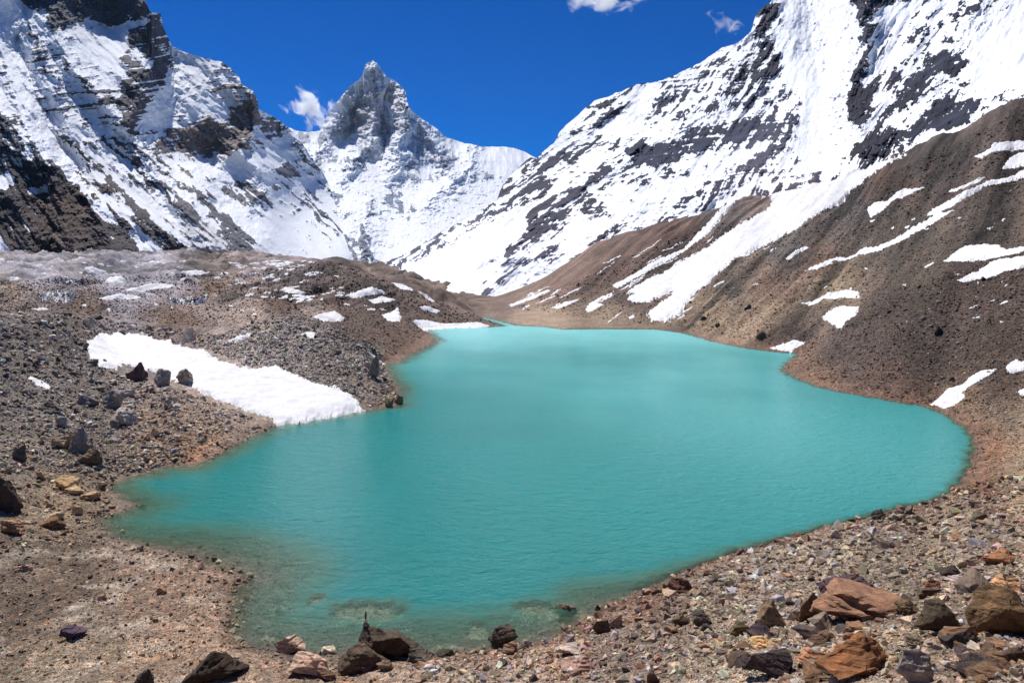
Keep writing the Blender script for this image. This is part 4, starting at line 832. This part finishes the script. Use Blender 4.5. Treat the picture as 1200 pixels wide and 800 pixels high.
B = [
 (145, 425, 171, 449, (.13, .09, .09), 'maroon brown boulder at the upper edge of the snowfield, leftmost of the three there'),
 (176, 433, 202, 455, (.33, .32, .31), 'pointed pale grey boulder with a dark front, between two others at the snowfield edge'),
 (204, 433, 226, 452, (.25, .25, .24), 'mottled grey boulder at the snowfield edge, rightmost of the three there'),
 (40, 468, 69, 484, (.13, .13, .14), 'dark blocky grey boulder in the left hillside rubble'), (86, 462, 111, 477, (.2, .2, .21), 'flat dark grey boulder leaning on the big faceted one'),
 (111, 458, 146, 480, (.26, .25, .25), 'big faceted grey boulder in the middle of the left rubble slope'), (132, 455, 160, 467, PALE, 'pale flat boulder behind the faceted grey one'),
 (122, 478, 156, 499, LAV, 'pale lavender boulder standing alone below the grey rubble'), (126, 493, 138, 504, (.33, .29, .22), 'small tan stone leaning on the pale lavender boulder', 'stone'),
 (61, 487, 76, 502, (.3, .3, .3), 'upright light grey block above the big two-toned boulder'), (58, 508, 84, 529, (.32, .27, .2), 'left half of the big split boulder, yellowish beneath'),
 (74, 502, 105, 533, (.24, .22, .225), 'large grey split boulder, the biggest on the left slope'), (90, 526, 116, 547, (.22, .17, .12), 'brown cracked boulder below the big split one'),
 (14, 521, 33, 543, (.17, .15, .13), 'dark brown upright boulder near the left edge above the tan stones'), (191, 467, 199, 476, (.3, .3, .33), 'left one of two small bluish stones on brown gravel', 'stone'), (200, 465, 208, 475, (.36, .36, .4), 'right one of two small bluish stones on brown gravel', 'stone'),
 (212, 497, 221, 505, TAN, 'round tan stone above the reddish shore gravel', 'stone'), (178, 501, 189, 512, (.45, .38, .3), 'round pale cream stone on brown gravel', 'stone'), (165, 508, 176, 516, (.4, .34, .26), 'flat cream stone left of the round cream one', 'stone'),
 (-14, 558, 17, 603, (.09, .065, .05), 'big dark brown boulder cut by the left frame edge'), (-6, 610, 29, 628, (.42, .27, .17), 'low orange tan boulder at the left edge on the beach'),
 (62, 556, 89, 574, (.46, .35, .2), 'biggest tan slab on the left beach', 'rock_slab'), (72, 569, 92, 581, (.5, .4, .27), 'pale cream slab against the biggest tan one', 'rock_slab'), (89, 576, 116, 587, (.4, .3, .19), 'long flat tan slab nearest the shallow inlet', 'rock_slab'),
 (110, 566, 125, 576, BRN, 'brown square stone on the shore of the inlet', 'stone'), (57, 599, 74, 610, (.5, .42, .3), 'pale cream stone on the beach left of the inlet', 'stone'), (78, 593, 95, 605, (.5, .4, .25), 'bright tan stone on the beach beside the inlet mouth', 'stone'),
 (44, 605, 76, 620, (.24, .15, .09), 'rusty brown flat stone below the cream beach stone', 'stone'), (41, 550, 53, 563, (.42, .33, .22), 'upright tan stone left of the tan slabs', 'stone'), (16, 661, 37, 670, PINK, 'pinkish flat stone low on the left beach', 'stone'),
 (64, 734, 94, 752, (.09, .065, .12), 'dark purple angular stone on pale sand', 'stone'), (65, 746, 78, 754, TAN, 'small tan stone touching the purple one', 'stone'), (111, 694, 123, 703, (.3, .22, .19), 'small brown pink stone in the middle of the beach', 'stone'),
 (181, 686, 193, 696, (.5, .33, .18), 'small orange tan stone on the sandy spit', 'stone'), (206, 757, 279, 806, (.06, .045, .03), 'large dark brown boulder on the sand at the bottom edge'), (155, 783, 178, 806, (.08, .07, .065), 'dark block at the bottom edge left of the large dark boulder'),
 (317, 744, 359, 769, (.42, .33, .28), 'rounded pinkish boulder standing in the shallow water'), (332, 764, 386, 795, (.47, .36, .31), 'pale pink boulder on the shore in front of the rounded one'), (375, 757, 395, 768, (.6, .57, .5), 'small white stone between the pink and the dark boulders', 'stone'),
 (368, 782, 394, 797, (.13, .08, .06), 'dark red brown stone between pink boulder and big dark rock', 'stone'), (403, 728, 488, 778, (.085, .07, .055), 'massive dark cracked boulder at the water edge, bottom centre'), (391, 750, 453, 790, (.12, .09, .07), 'dark boulder leaning on the front of the massive one'),
 (475, 759, 508, 779, (.12, .11, .1), 'flat dark slab sloping into the water beside the massive boulder', 'rock_slab'), (505, 760, 532, 771, (.07, .07, .055), 'low black slab at the water line right of the sloping one', 'rock_slab'),
 (567, 730, 607, 762, (.08, .065, .055), 'dark block with a flat pale top standing in the water'), (589, 750, 610, 768, (.3, .2, .15), 'tan stone leaning on the dark block in the water', 'stone'), (651, 706, 678, 723, (.22, .16, .12), 'brown angular stone alone in the shallow water', 'stone'),
 (440, 771, 464, 788, (.28, .23, .18), 'tan lumpy stone in front of the massive dark boulder', 'stone'), (697, 708, 705, 718, (.06, .05, .05), 'small black upright stone at the water line', 'stone'),
 (781, 675, 816, 696, (.13, .07, .055), 'dark red slab-like boulder above the near right shore'), (822, 665, 838, 675, (.28, .19, .17), 'small reddish stone behind the dark red boulder', 'stone'), (784, 722, 809, 735, (.13, .1, .07), 'olive brown stone left of the dark upright pair', 'stone'),
 (808, 711, 834, 735, (.16, .14, .13), 'dark upright stone on the grey gravel slope', 'stone'), (694, 724, 716, 744, (.13, .09, .075), 'dark brown stone left of the ribbed one near the water', 'stone'), (713, 716, 731, 738, (.3, .24, .2), 'ribbed tan stone near the water', 'stone'),
 (656, 762, 710, 790, (.28, .2, .19), 'long mauve slab at the bottom right of the water', 'rock_slab'), (650, 754, 687, 769, (.4, .37, .37), 'pale grey slab behind the long mauve one', 'rock_slab'), (756, 785, 772, 803, (.15, .09, .075), 'dark red stone standing at the bottom edge', 'stone'),
 (853, 727, 882, 747, (.2, .17, .09), 'olive stone left of the black purple slab', 'stone'), (874, 727, 910, 751, (.07, .05, .075), 'black purple tilted slab under the overhanging boulder', 'rock_slab'), (892, 698, 934, 740, (.3, .22, .15), 'brown boulder with a tan top and a dark overhang'),
 (928, 700, 948, 730, (.3, .29, .3), 'grey stone between the overhanging boulder and the brown upright one', 'stone'), (942, 695, 975, 733, (.2, .14, .1), 'brown upright boulder with cracked side'), (880, 757, 943, 797, (.06, .045, .06), 'black purple boulder low on the right foreground slope'),
 (880, 742, 913, 759, (.5, .37, .2), 'yellow tan flat slab above the black purple boulder', 'rock_slab'), (932, 759, 976, 781, (.45, .26, .17), 'pale orange stone right of the black purple boulder', 'stone'),
 (976, 673, 1031, 700, (.10, .065, .09), 'dark purple slab above the long salmon slab', 'rock_slab'), (958, 686, 1084, 730, (.30, .18, .125), 'long salmon pink slab, the widest on the right foreground slope', 'rock_slab'), (1152, 640, 1189, 663, (.38, .2, .11), 'bright orange slab near the right edge', 'rock_slab'),
 (1100, 663, 1135, 681, (.06, .05, .045), 'black rounded boulder above the lilac stone'), (1115, 671, 1144, 685, (.45, .4, .45), 'pale lilac stone at the foot of the black rounded boulder', 'stone'), (1087, 678, 1108, 693, (.22, .11, .08), 'red brown stone behind the salmon slab', 'stone'),
 (1019, 702, 1043, 720, (.2, .15, .08), 'olive brown stone lying on the salmon slab', 'stone'), (1052, 703, 1085, 721, (.15, .12, .07), 'dark olive stone at the right end of the salmon slab', 'stone'), (1078, 702, 1138, 746, (.085, .065, .045), 'large dark boulder with a flat brown top, right of the salmon slab'),
 (1143, 686, 1216, 752, (.17, .11, .06), 'large dark brown boulder at the right frame edge'), (1170, 671, 1206, 699, (.52, .34, .2), 'light orange tan boulder behind the dark one at the right edge'), (972, 742, 1066, 797, (.27, .13, .06), 'orange brown wedge boulder, brightest in the right foreground'),
 (1056, 758, 1102, 806, (.26, .25, .27), 'split grey block beside the orange wedge at the bottom edge'), (1062, 742, 1090, 761, (.24, .21, .17), 'grey brown stone above the split grey block', 'stone'), (1081, 751, 1111, 768, (.3, .27, .25), 'flat grey stone right of the split grey block', 'stone'),
 (1103, 772, 1123, 786, (.34, .32, .33), 'rounded light grey stone at the bottom right', 'stone'), (1187, 776, 1206, 798, (.33, .3, .26), 'light grey stone in the bottom right corner', 'stone'), (1174, 754, 1206, 778, (.11, .07, .045), 'dark brown stone at the right edge above the corner stone', 'stone'),
 (1023, 597, 1039, 609, (.05, .05, .05), 'black round stone on the near right shoreline', 'stone'), (1059, 592, 1073, 603, (.19, .18, .18), 'dark grey stone right of the black one on the shoreline', 'stone'), (973, 620, 987, 632, (.4, .38, .37), 'pale stone just above the near right shoreline', 'stone'),
 (1122, 648, 1148, 665, (.3, .27, .24), 'grey brown flat stone left of the bright orange slab', 'stone'), (90, 371, 112, 384, (.3, .3, .31), 'large pale boulder on the skyline of the left hill'), (210, 386, 232, 404, (.47, .45, .44), 'whitish boulder with a hollow at the top edge of the snowfield'),
 (430, 420, 445, 446, (.24, .21, .19), 'tall boulder with a dark lower face on the moraine shore point'), (427, 424, 437, 433, (.42, .39, .37), 'pale rock sitting beside the tall moraine boulder', 'stone'), (1096, 383, 1107, 394, (.05, .045, .045), 'black boulder in the middle of the steep right slope'),
 (461, 463, 473, 476, (.3, .2, .14), 'pinkish rock block at the tip of the rubble point', 'stone'), (449, 466, 463, 478, (.3, .26, .17), 'tan rock just left of the tip block on the rubble point', 'stone'), (996, 378, 1001, 382, (.3, .29, .28), 'tiny grey stone near the arrowhead snow patch', 'stone'),
 (874, 357, 884, 363, (.06, .055, .04), 'dark knob of rock on the tan slope, upper right of the three there'), (820, 371, 830, 376, (.07, .06, .05), 'dark knob of rock on the tan slope nearest the far lake corner'), (838, 379, 846, 384, (.07, .06, .05), 'dark knob of rock on the tan slope just above the shore'),
 (886, 389, 900, 399, (.16, .12, .09), 'brown rock outcrop above the shore left of the cove'),
]
for b in B:
    nm = b[6] if len(b) > 6 else 'boulder'
    ob = boulder(*b[:6], name=nm, depth=(1.0 if nm == 'rock_slab' else None), sink=(.35 if nm == 'rock_slab' else .2))
    if nm == 'rock_slab': ob.rotation_euler.x = -.12
for x0, y0, x1, y1, lab in SLABS:
    p = find((x0 + x1) / 2, (y0 + y1) / 2); a, s = dir_of((x0 + x1) / 2, (y0 + y1) / 2); Yc = -H / float(s); u = Yc / 800
    me = rock_mesh('rock_slab', int(x0 + y0), ((x1 - x0) * u * .95, (y1 - y0) * u / abs(float(s)) * .95, .8), 15, 2, .03, .1); me.materials.append(M_ROCK)
    o = bpy.data.objects.new('rock_slab', me); COL.objects.link(o); o.location = (float(a) * Yc, Yc, -.62); o.color = (.42, .38, .24, 1)
    tag(o, lab, 'rock slab')
# stone marker set on the massive boulder
big = next(o for o in bpy.data.objects if str(o.get('label', '')).startswith('massive dark cracked')); bpy.context.view_layer.update()
vs = [big.matrix_world @ v.co for v in big.data.vertices]; top = max(vs, key=lambda v: v.z); u = top.y / 800; top = top + Vector((0, 0, .06))
cn = bpy.data.objects.new('cairn', None); COL.objects.link(cn); cn.location = top - Vector((0, 0, .12)); tag(cn, 'little cairn with a thin upright dark stone on top of the massive boulder', 'cairn')
for i, (w, h, z, c) in enumerate([(12, 4, 0, (.3, .36, .22)), (7, 3, .15, (.2, .19, .16)), (3.2, 12, .26, (.04, .045, .035))]):
    me = rock_mesh('stacked_stone', 70 + i, (w * u, w * u * .8, h * u * 1.1), 14, 1, .03); me.materials.append(M_ROCK)
    o = bpy.data.objects.new('stacked_stone', me); COL.objects.link(o); o.parent = cn; o.location = (0, 0, z + h * u * .5); o.color = (*c, 1)

# loose stones one could count: 12 shapes, copied
protos = []
for i in range(14):
    me = rock_mesh('stone', 900 + i, (1, 1, 1), 11 + i % 5, 2, .035); me.materials.append(M_ROCK); protos.append(me)
def stones(label, group, region, n, size, cols, seed, flat=(.45, .85), pw=2.2):
    r = random.Random(seed); P = np.array(region, float); c = 0; t = 0
    while c < n and t < n * 40:
        t += 1; x = r.uniform(P[:, 0].min(), P[:, 0].max()); y = r.uniform(P[:, 1].min(), P[:, 1].max())
        if not inside(region, np.array([x]), np.array([y]))[0]: continue
        if any(abs(x - (b[0] + b[2]) / 2) < (b[2] - b[0]) * .5 + 3 and abs(y - (b[1] + b[3]) / 2) < (b[3] - b[1]) * .5 + 3 for b in B): continue
        p = find(x, y); w = (size[0] + (size[1] - size[0]) * r.random() ** pw) * p.y / 800
        o = bpy.data.objects.new('stone', r.choice(protos)); COL.objects.link(o)
        hz = w * r.uniform(*flat); o.scale = (w, w * r.uniform(.6, 1), hz); o.location = (p.x, p.y, p.z + hz * .28)
        o.rotation_euler = (r.uniform(-.4, .4), r.uniform(-.4, .4), r.uniform(0, 6.28))
        k = r.uniform(.65, 1.35); q = r.choice(cols); o.color = (q[0] * k, q[1] * k * .9, q[2] * k * .76, 1)
        tag(o, label, 'stone', group); c += 1
stones('loose grey stone in the rubble on the left hillside', 'stones in the left hillside rubble', [(0, 380), (90, 385), (140, 440), (160, 460), (120, 500), (60, 550), (0, 555)], 60, (6, 13), [(.3, .3, .3), (.22, .2, .19), (.4, .39, .38), (.15, .13, .12)], 1)
stones('loose tan or brown stone on the beach at the left', 'stones on the left beach', [(0, 545), (110, 545), (125, 570), (140, 590), (105, 615), (40, 640), (0, 640)], 38, (6, 14), [(.42, .32, .2), (.48, .4, .28), (.25, .17, .12), (.3, .25, .2)], 2, (.3, .6))
stones('loose stone on the gravel slope at the lower right', 'stones on the lower right slope', [(1200, 610), (1200, 800), (640, 800), (700, 750), (800, 690), (900, 655), (1050, 610)], 92, (7, 21), [(.3, .27, .24), (.2, .16, .13), (.4, .34, .28), (.12, .09, .09), (.36, .34, .35), (.36, .22, .15)], 3, (.35, .75))
stones('loose stone on the steep brown slope at the right', 'stones on the steep right slope', [(1200, 300), (1200, 470), (1080, 460), (960, 430), (1030, 350)], 22, (5, 9), [(.3, .27, .25), (.07, .06, .055), (.25, .13, .09), (.36, .34, .33)], 4)
stones('loose grey stone on the rubble ridge beside the snowfield', 'stones on the rubble ridge', [(250, 395), (330, 385), (410, 405), (455, 450), (450, 468), (380, 440), (300, 420)], 20, (5, 9), [(.4, .39, .38), (.28, .26, .24), (.16, .14, .12)], 6)

stones('dark or rusty angular block half buried in the lower right foreground', 'angular blocks in the right foreground', [(860, 725), (1000, 690), (1200, 650), (1200, 800), (840, 800)], 34, (22, 54), [(.13, .09, .07), (.2, .13, .085), (.28, .17, .1), (.09, .07, .07), (.24, .2, .17)], 8, (.3, .6), 1.3)
# the rubble nobody could count: one point cloud per kind of ground, instanced stones
def rubble(name, label, region, n, smin, smax, power, tint_mul, seed, vary=.45, pal=None, pf=.25, wetin=.25):
    r = np.random.default_rng(seed); P = np.array(region, float)
    m = VIS & (SDw < wetin) & (PX > P[:, 0].min()) & (PX < P[:, 0].max()) & (PY > P[:, 1].min()) & (PY < P[:, 1].max())
    rr, cc = np.where(m); ok = inside(region, PX[rr, cc], PY[rr, cc]); rr, cc = rr[ok], cc[ok]
    rr2 = np.minimum(rr + 1, NY - 1); cc2 = np.minimum(cc + 1, NA - 1)
    wgt = np.abs((PX[rr, cc2] - PX[rr, cc]) * (PY[rr2, cc] - PY[rr, cc])) + 1e-6; wgt = np.minimum(wgt, 30)
    j = r.choice(len(rr), n, p=wgt / wgt.sum())
    fa = ga[cc[j]] + (ga[1] - ga[0]) * r.uniform(0, 1, n); fy = gl[rr[j]] * np.exp(r.uniform(0, 1, n) * math.log(gl[1] / gl[0]))
    z = sample(Z, fa, fy); x = fa * fy
    u = r.random(n); size = (smin ** -power + u * (smax ** -power - smin ** -power)) ** (-1 / power) * fy / 800
    tint = sample(GC, fa, fy) * tint_mul * np.exp(r.normal(0, vary, n))[:, None] * np.exp(r.normal(0, .07, (n, 3)))
    if pal is not None:
        pk = r.random(n) < pf; tint[pk] = np.array(pal)[r.integers(0, len(pal), pk.sum())] * np.exp(r.normal(0, .25, pk.sum()))[:, None]
    tint = np.clip(tint * np.array((1., .95, .88)), .02, .65)
    bare = np.ones(n, bool); qx, qy = px_of(fa, (z - H) / fy)
    for _, po, *_r in PATCHES: bare &= ~(inside(po, qx, qy) & (r.random(n) < .985))
    x, fy, z, size, tint = x[bare], fy[bare], z[bare], size[bare], tint[bare]; n = len(x)
    me = bpy.data.meshes.new(name); me.vertices.add(n); me.vertices.foreach_set('co', np.stack([x, fy, z + size * .12], -1).astype(np.float32).ravel())
    at = me.attributes.new('tint', 'FLOAT_COLOR', 'POINT'); at.data.foreach_set('color', np.c_[tint, np.ones(n)].astype(np.float32).ravel())
    sc = np.stack([size * r.uniform(.75, 1.25, n), size * r.uniform(.6, 1., n), size * r.uniform(.3, .8, n)], -1)
    at = me.attributes.new('sc', 'FLOAT_VECTOR', 'POINT'); at.data.foreach_set('vector', sc.astype(np.float32).ravel())
    rt = np.stack([r.uniform(-.5, .5, n), r.uniform(-.5, .5, n), r.uniform(0, 6.28, n)], -1)
    at = me.attributes.new('rt', 'FLOAT_VECTOR', 'POINT'); at.data.foreach_set('vector', rt.astype(np.float32).ravel())
    o = bpy.data.objects.new(name, me); COL.objects.link(o); md = o.modifiers.new('scatter', 'NODES'); md.node_group = SCATTER
    tag(o, label, 'rubble', kind='stuff')
src = bpy.data.collections.new('rubble_shapes')
for i in range(10):
    me = rock_mesh('rubble_shape', 1900 + i, (1, 1, 1), 10 + i % 4, 0, 0); me.materials.append(M_RUBBLE)
    src.objects.link(bpy.data.objects.new('rubble_shape', me))
def make_scatter():
    g = bpy.data.node_groups.new('scatter', 'GeometryNodeTree')
    g.interface.new_socket('Geometry', in_out='INPUT', socket_type='NodeSocketGeometry'); g.interface.new_socket('Geometry', in_out='OUTPUT', socket_type='NodeSocketGeometry')
    n = g.nodes; l = g.links
    i = n.new('NodeGroupInput'); o = n.new('NodeGroupOutput'); iop = n.new('GeometryNodeInstanceOnPoints'); ci = n.new('GeometryNodeCollectionInfo')
    ci.inputs['Collection'].default_value = src; ci.inputs['Separate Children'].default_value = True; ci.inputs['Reset Children'].default_value = True
    iop.inputs['Pick Instance'].default_value = True
    ri = n.new('FunctionNodeRandomValue'); ri.data_type = 'INT'; ri.inputs[4].default_value = 0; ri.inputs[5].default_value = 9
    sc = n.new('GeometryNodeInputNamedAttribute'); sc.data_type = 'FLOAT_VECTOR'; sc.inputs[0].default_value = 'sc'
    rt = n.new('GeometryNodeInputNamedAttribute'); rt.data_type = 'FLOAT_VECTOR'; rt.inputs[0].default_value = 'rt'
    e = n.new('FunctionNodeEulerToRotation')
    m2p = n.new('GeometryNodeMeshToPoints')
    l.new(i.outputs[0], m2p.inputs['Mesh']); l.new(m2p.outputs[0], iop.inputs['Points']); l.new(ci.outputs[0], iop.inputs['Instance'])
    l.new(ri.outputs[2], iop.inputs['Instance Index']); l.new(sc.outputs[0], iop.inputs['Scale']); l.new(rt.outputs[0], e.inputs[0]); l.new(e.outputs[0], iop.inputs['Rotation'])
    l.new(iop.outputs[0], o.inputs[0]); return g
SCATTER = make_scatter()
rubble_bed = [(120, 590), (260, 600), (400, 680), (560, 700), (720, 690), (760, 700), (640, 775), (380, 790), (260, 760), (270, 690), (200, 655), (115, 640)]
PALG = [(.58, .54, .48), (.65, .61, .55), (.4, .37, .33), (.12, .1, .09)]
PALR = [(.42, .4, .4), (.4, .25, .16), (.12, .09, .09), (.5, .4, .3), (.3, .16, .11), (.33, .31, .36)]
rubble('rubble', 'grey rubble covering the left hillside', [(-60, 366), (100, 372), (250, 392), (240, 410), (110, 395), (110, 430), (240, 468), (300, 490), (180, 552), (100, 555), (-60, 556)], 19000, 1.2, 11, 1.8, 1.35, 11, .5, PALG, .45)
rubble('rubble', 'tan gravel and stones on the left beach', [(-60, 540), (330, 495), (260, 535), (140, 560), (130, 600), (118, 640), (-60, 650)], 7000, 1.2, 9, 2.1, 1.4, 12, .4, [(.45, .36, .24), (.5, .42, .3), (.25, .16, .1)])
rubble('rubble', 'fine gravel on the sandy spit', [(-60, 640), (120, 630), (250, 660), (290, 680), (280, 760), (400, 775), (480, 775), (480, 800), (-60, 800)], 12000, 1.0, 8, 2.2, .85, 13, .5, [(.26, .17, .13), (.45, .38, .3), (.12, .09, .075)], .4)
rubble('rubble', 'coarse gravel and broken rock on the lower right slope', [(480, 765), (640, 750), (720, 705), (800, 668), (900, 635), (1060, 594), (1130, 570), (1260, 540), (1260, 800), (480, 800)], 42000, 1.4, 20, 1.75, 1.15, 14, .5, PALR)
rubble('rubble', 'dark rubble on the steep right slope', [(920, 430), (950, 405), (1100, 325), (1260, 280), (1260, 550), (1130, 560), (1140, 500), (1080, 474), (980, 456)], 17000, 1.1, 5, 2.4, 1.3, 15, .5, [(.33, .31, .3), (.26, .14, .1), (.06, .05, .05)])
rubble('rubble', 'pale rubble on the ridge beside the snowfield', [(250, 395), (300, 378), (350, 370), (440, 408), (468, 470), (430, 478), (345, 440), (300, 434), (240, 408)], 12000, 1.2, 7, 1.9, 1.6, 16, .5, PALG, .6)
rubble('rubble', 'stones strewn over the far moraine', [(0, 330), (300, 320), (383, 304), (450, 329), (586, 380), (500, 390), (450, 425), (350, 370), (250, 385), (100, 372), (0, 366)], 20000, 1.0, 4.5, 2.3, 1.3, 17, .6, [(.4, .38, .37), (.2, .13, .1)])
rubble('rubble', 'stones strewn over the right hillside', [(600, 362), (800, 275), (1000, 225), (1200, 130), (1200, 290), (940, 412), (800, 386)], 26000, .9, 4.5, 2.5, 1.3, 18, .6, [(.33, .31, .3), (.2, .12, .09)])

rubble('rubble', 'stones lying on the bed of the clear shallows', rubble_bed, 3500, 1.5, 14, 1.9, 1.1, 19, .4, [(.4, .36, .26), (.2, .17, .12)], .4, 9.)

# ------------------------------------------------------------------ clouds: small volumes
def cloud(name, label, px, py, Y, wpx, hpx, dens, scale, seed, thr=.5, rot=0):
    a, s = dir_of(px, py); u = Y / 800
    bm = bmesh.new(); bmesh.ops.create_icosphere(bm, subdivisions=3, radius=1)
    me = bpy.data.meshes.new(name); bm.to_mesh(me); bm.free()
    o = bpy.data.objects.new(name, me); COL.objects.link(o)
    o.location = (float(a) * Y, Y, H + float(s) * Y); o.scale = (wpx * u, max(wpx, hpx) * u * .5, hpx * u); o.rotation_euler = (0, rot, 0)
    t = NT(name + '_vapour'); t.n.remove(t.b)
    tc = t.new('ShaderNodeTexCoord').outputs['Object']
    mp = t.new('ShaderNodeMapping'); t.link(tc, mp.inputs[0]); mp.inputs['Location'].default_value = (seed, seed * .7, 0); mp.inputs['Scale'].default_value = (1, .5, .8)
    n = t.noise(scale, 6, .62, mp.outputs[0], .5)
    ln = t.new('ShaderNodeVectorMath', _operation='LENGTH'); t.link(tc, ln.inputs[0])
    fall = t.maprange(ln.outputs['Value'], .1, .95, 1.0, 0.0)
    d = t.maprange(t.math('ADD', n, t.math('MULTIPLY', t.math('SUBTRACT', fall, 1.0), .42)), thr, thr + .2, 0, dens / (max(wpx, hpx) * u))
    v = t.new('ShaderNodeVolumePrincipled'); v.inputs['Color'].default_value = (1, 1, 1, 1); v.inputs['Anisotropy'].default_value = .2
    t.link(d, v.inputs['Density']); t.link(v.outputs[0], t.out.inputs['Volume'])
    me.materials.append(t.m); tag(o, label, 'cloud')
cloud('cloud', 'white puff of cloud clinging to the left shoulder of the peak', 370, 132, 6400, 74, 44, 20, 3.4, 3, .385, .6)
cloud('cloud', 'white wisp of cloud cut by the top edge above the valley', 708, 0, 7000, 90, 28, 20, 3.0, 9, .40)
cloud('cloud', 'faint small wisp of cloud left of the right summit', 850, 28, 7000, 46, 30, 10, 3.0, 5, .44, .5)

# ------------------------------------------------------------------ thin mountain air
bm = bmesh.new(); bmesh.ops.create_cube(bm, size=1); me = bpy.data.meshes.new('haze'); bm.to_mesh(me); bm.free()
hz = bpy.data.objects.new('haze', me); COL.objects.link(hz); hz.location = (0, 4500, 1340); hz.scale = (30000, 11000, 2710)
t = NT('thin_blue_air'); t.n.remove(t.b); v = t.new('ShaderNodeVolumePrincipled'); v.inputs['Color'].default_value = (.45, .72, 1, 1); v.inputs['Density'].default_value = 0.6e-5
v.inputs['Anisotropy'].default_value = 0.; t.link(v.outputs[0], t.out.inputs['Volume']); me.materials.append(t.m)
tag(hz, 'thin bluish mountain air', kind='stuff')
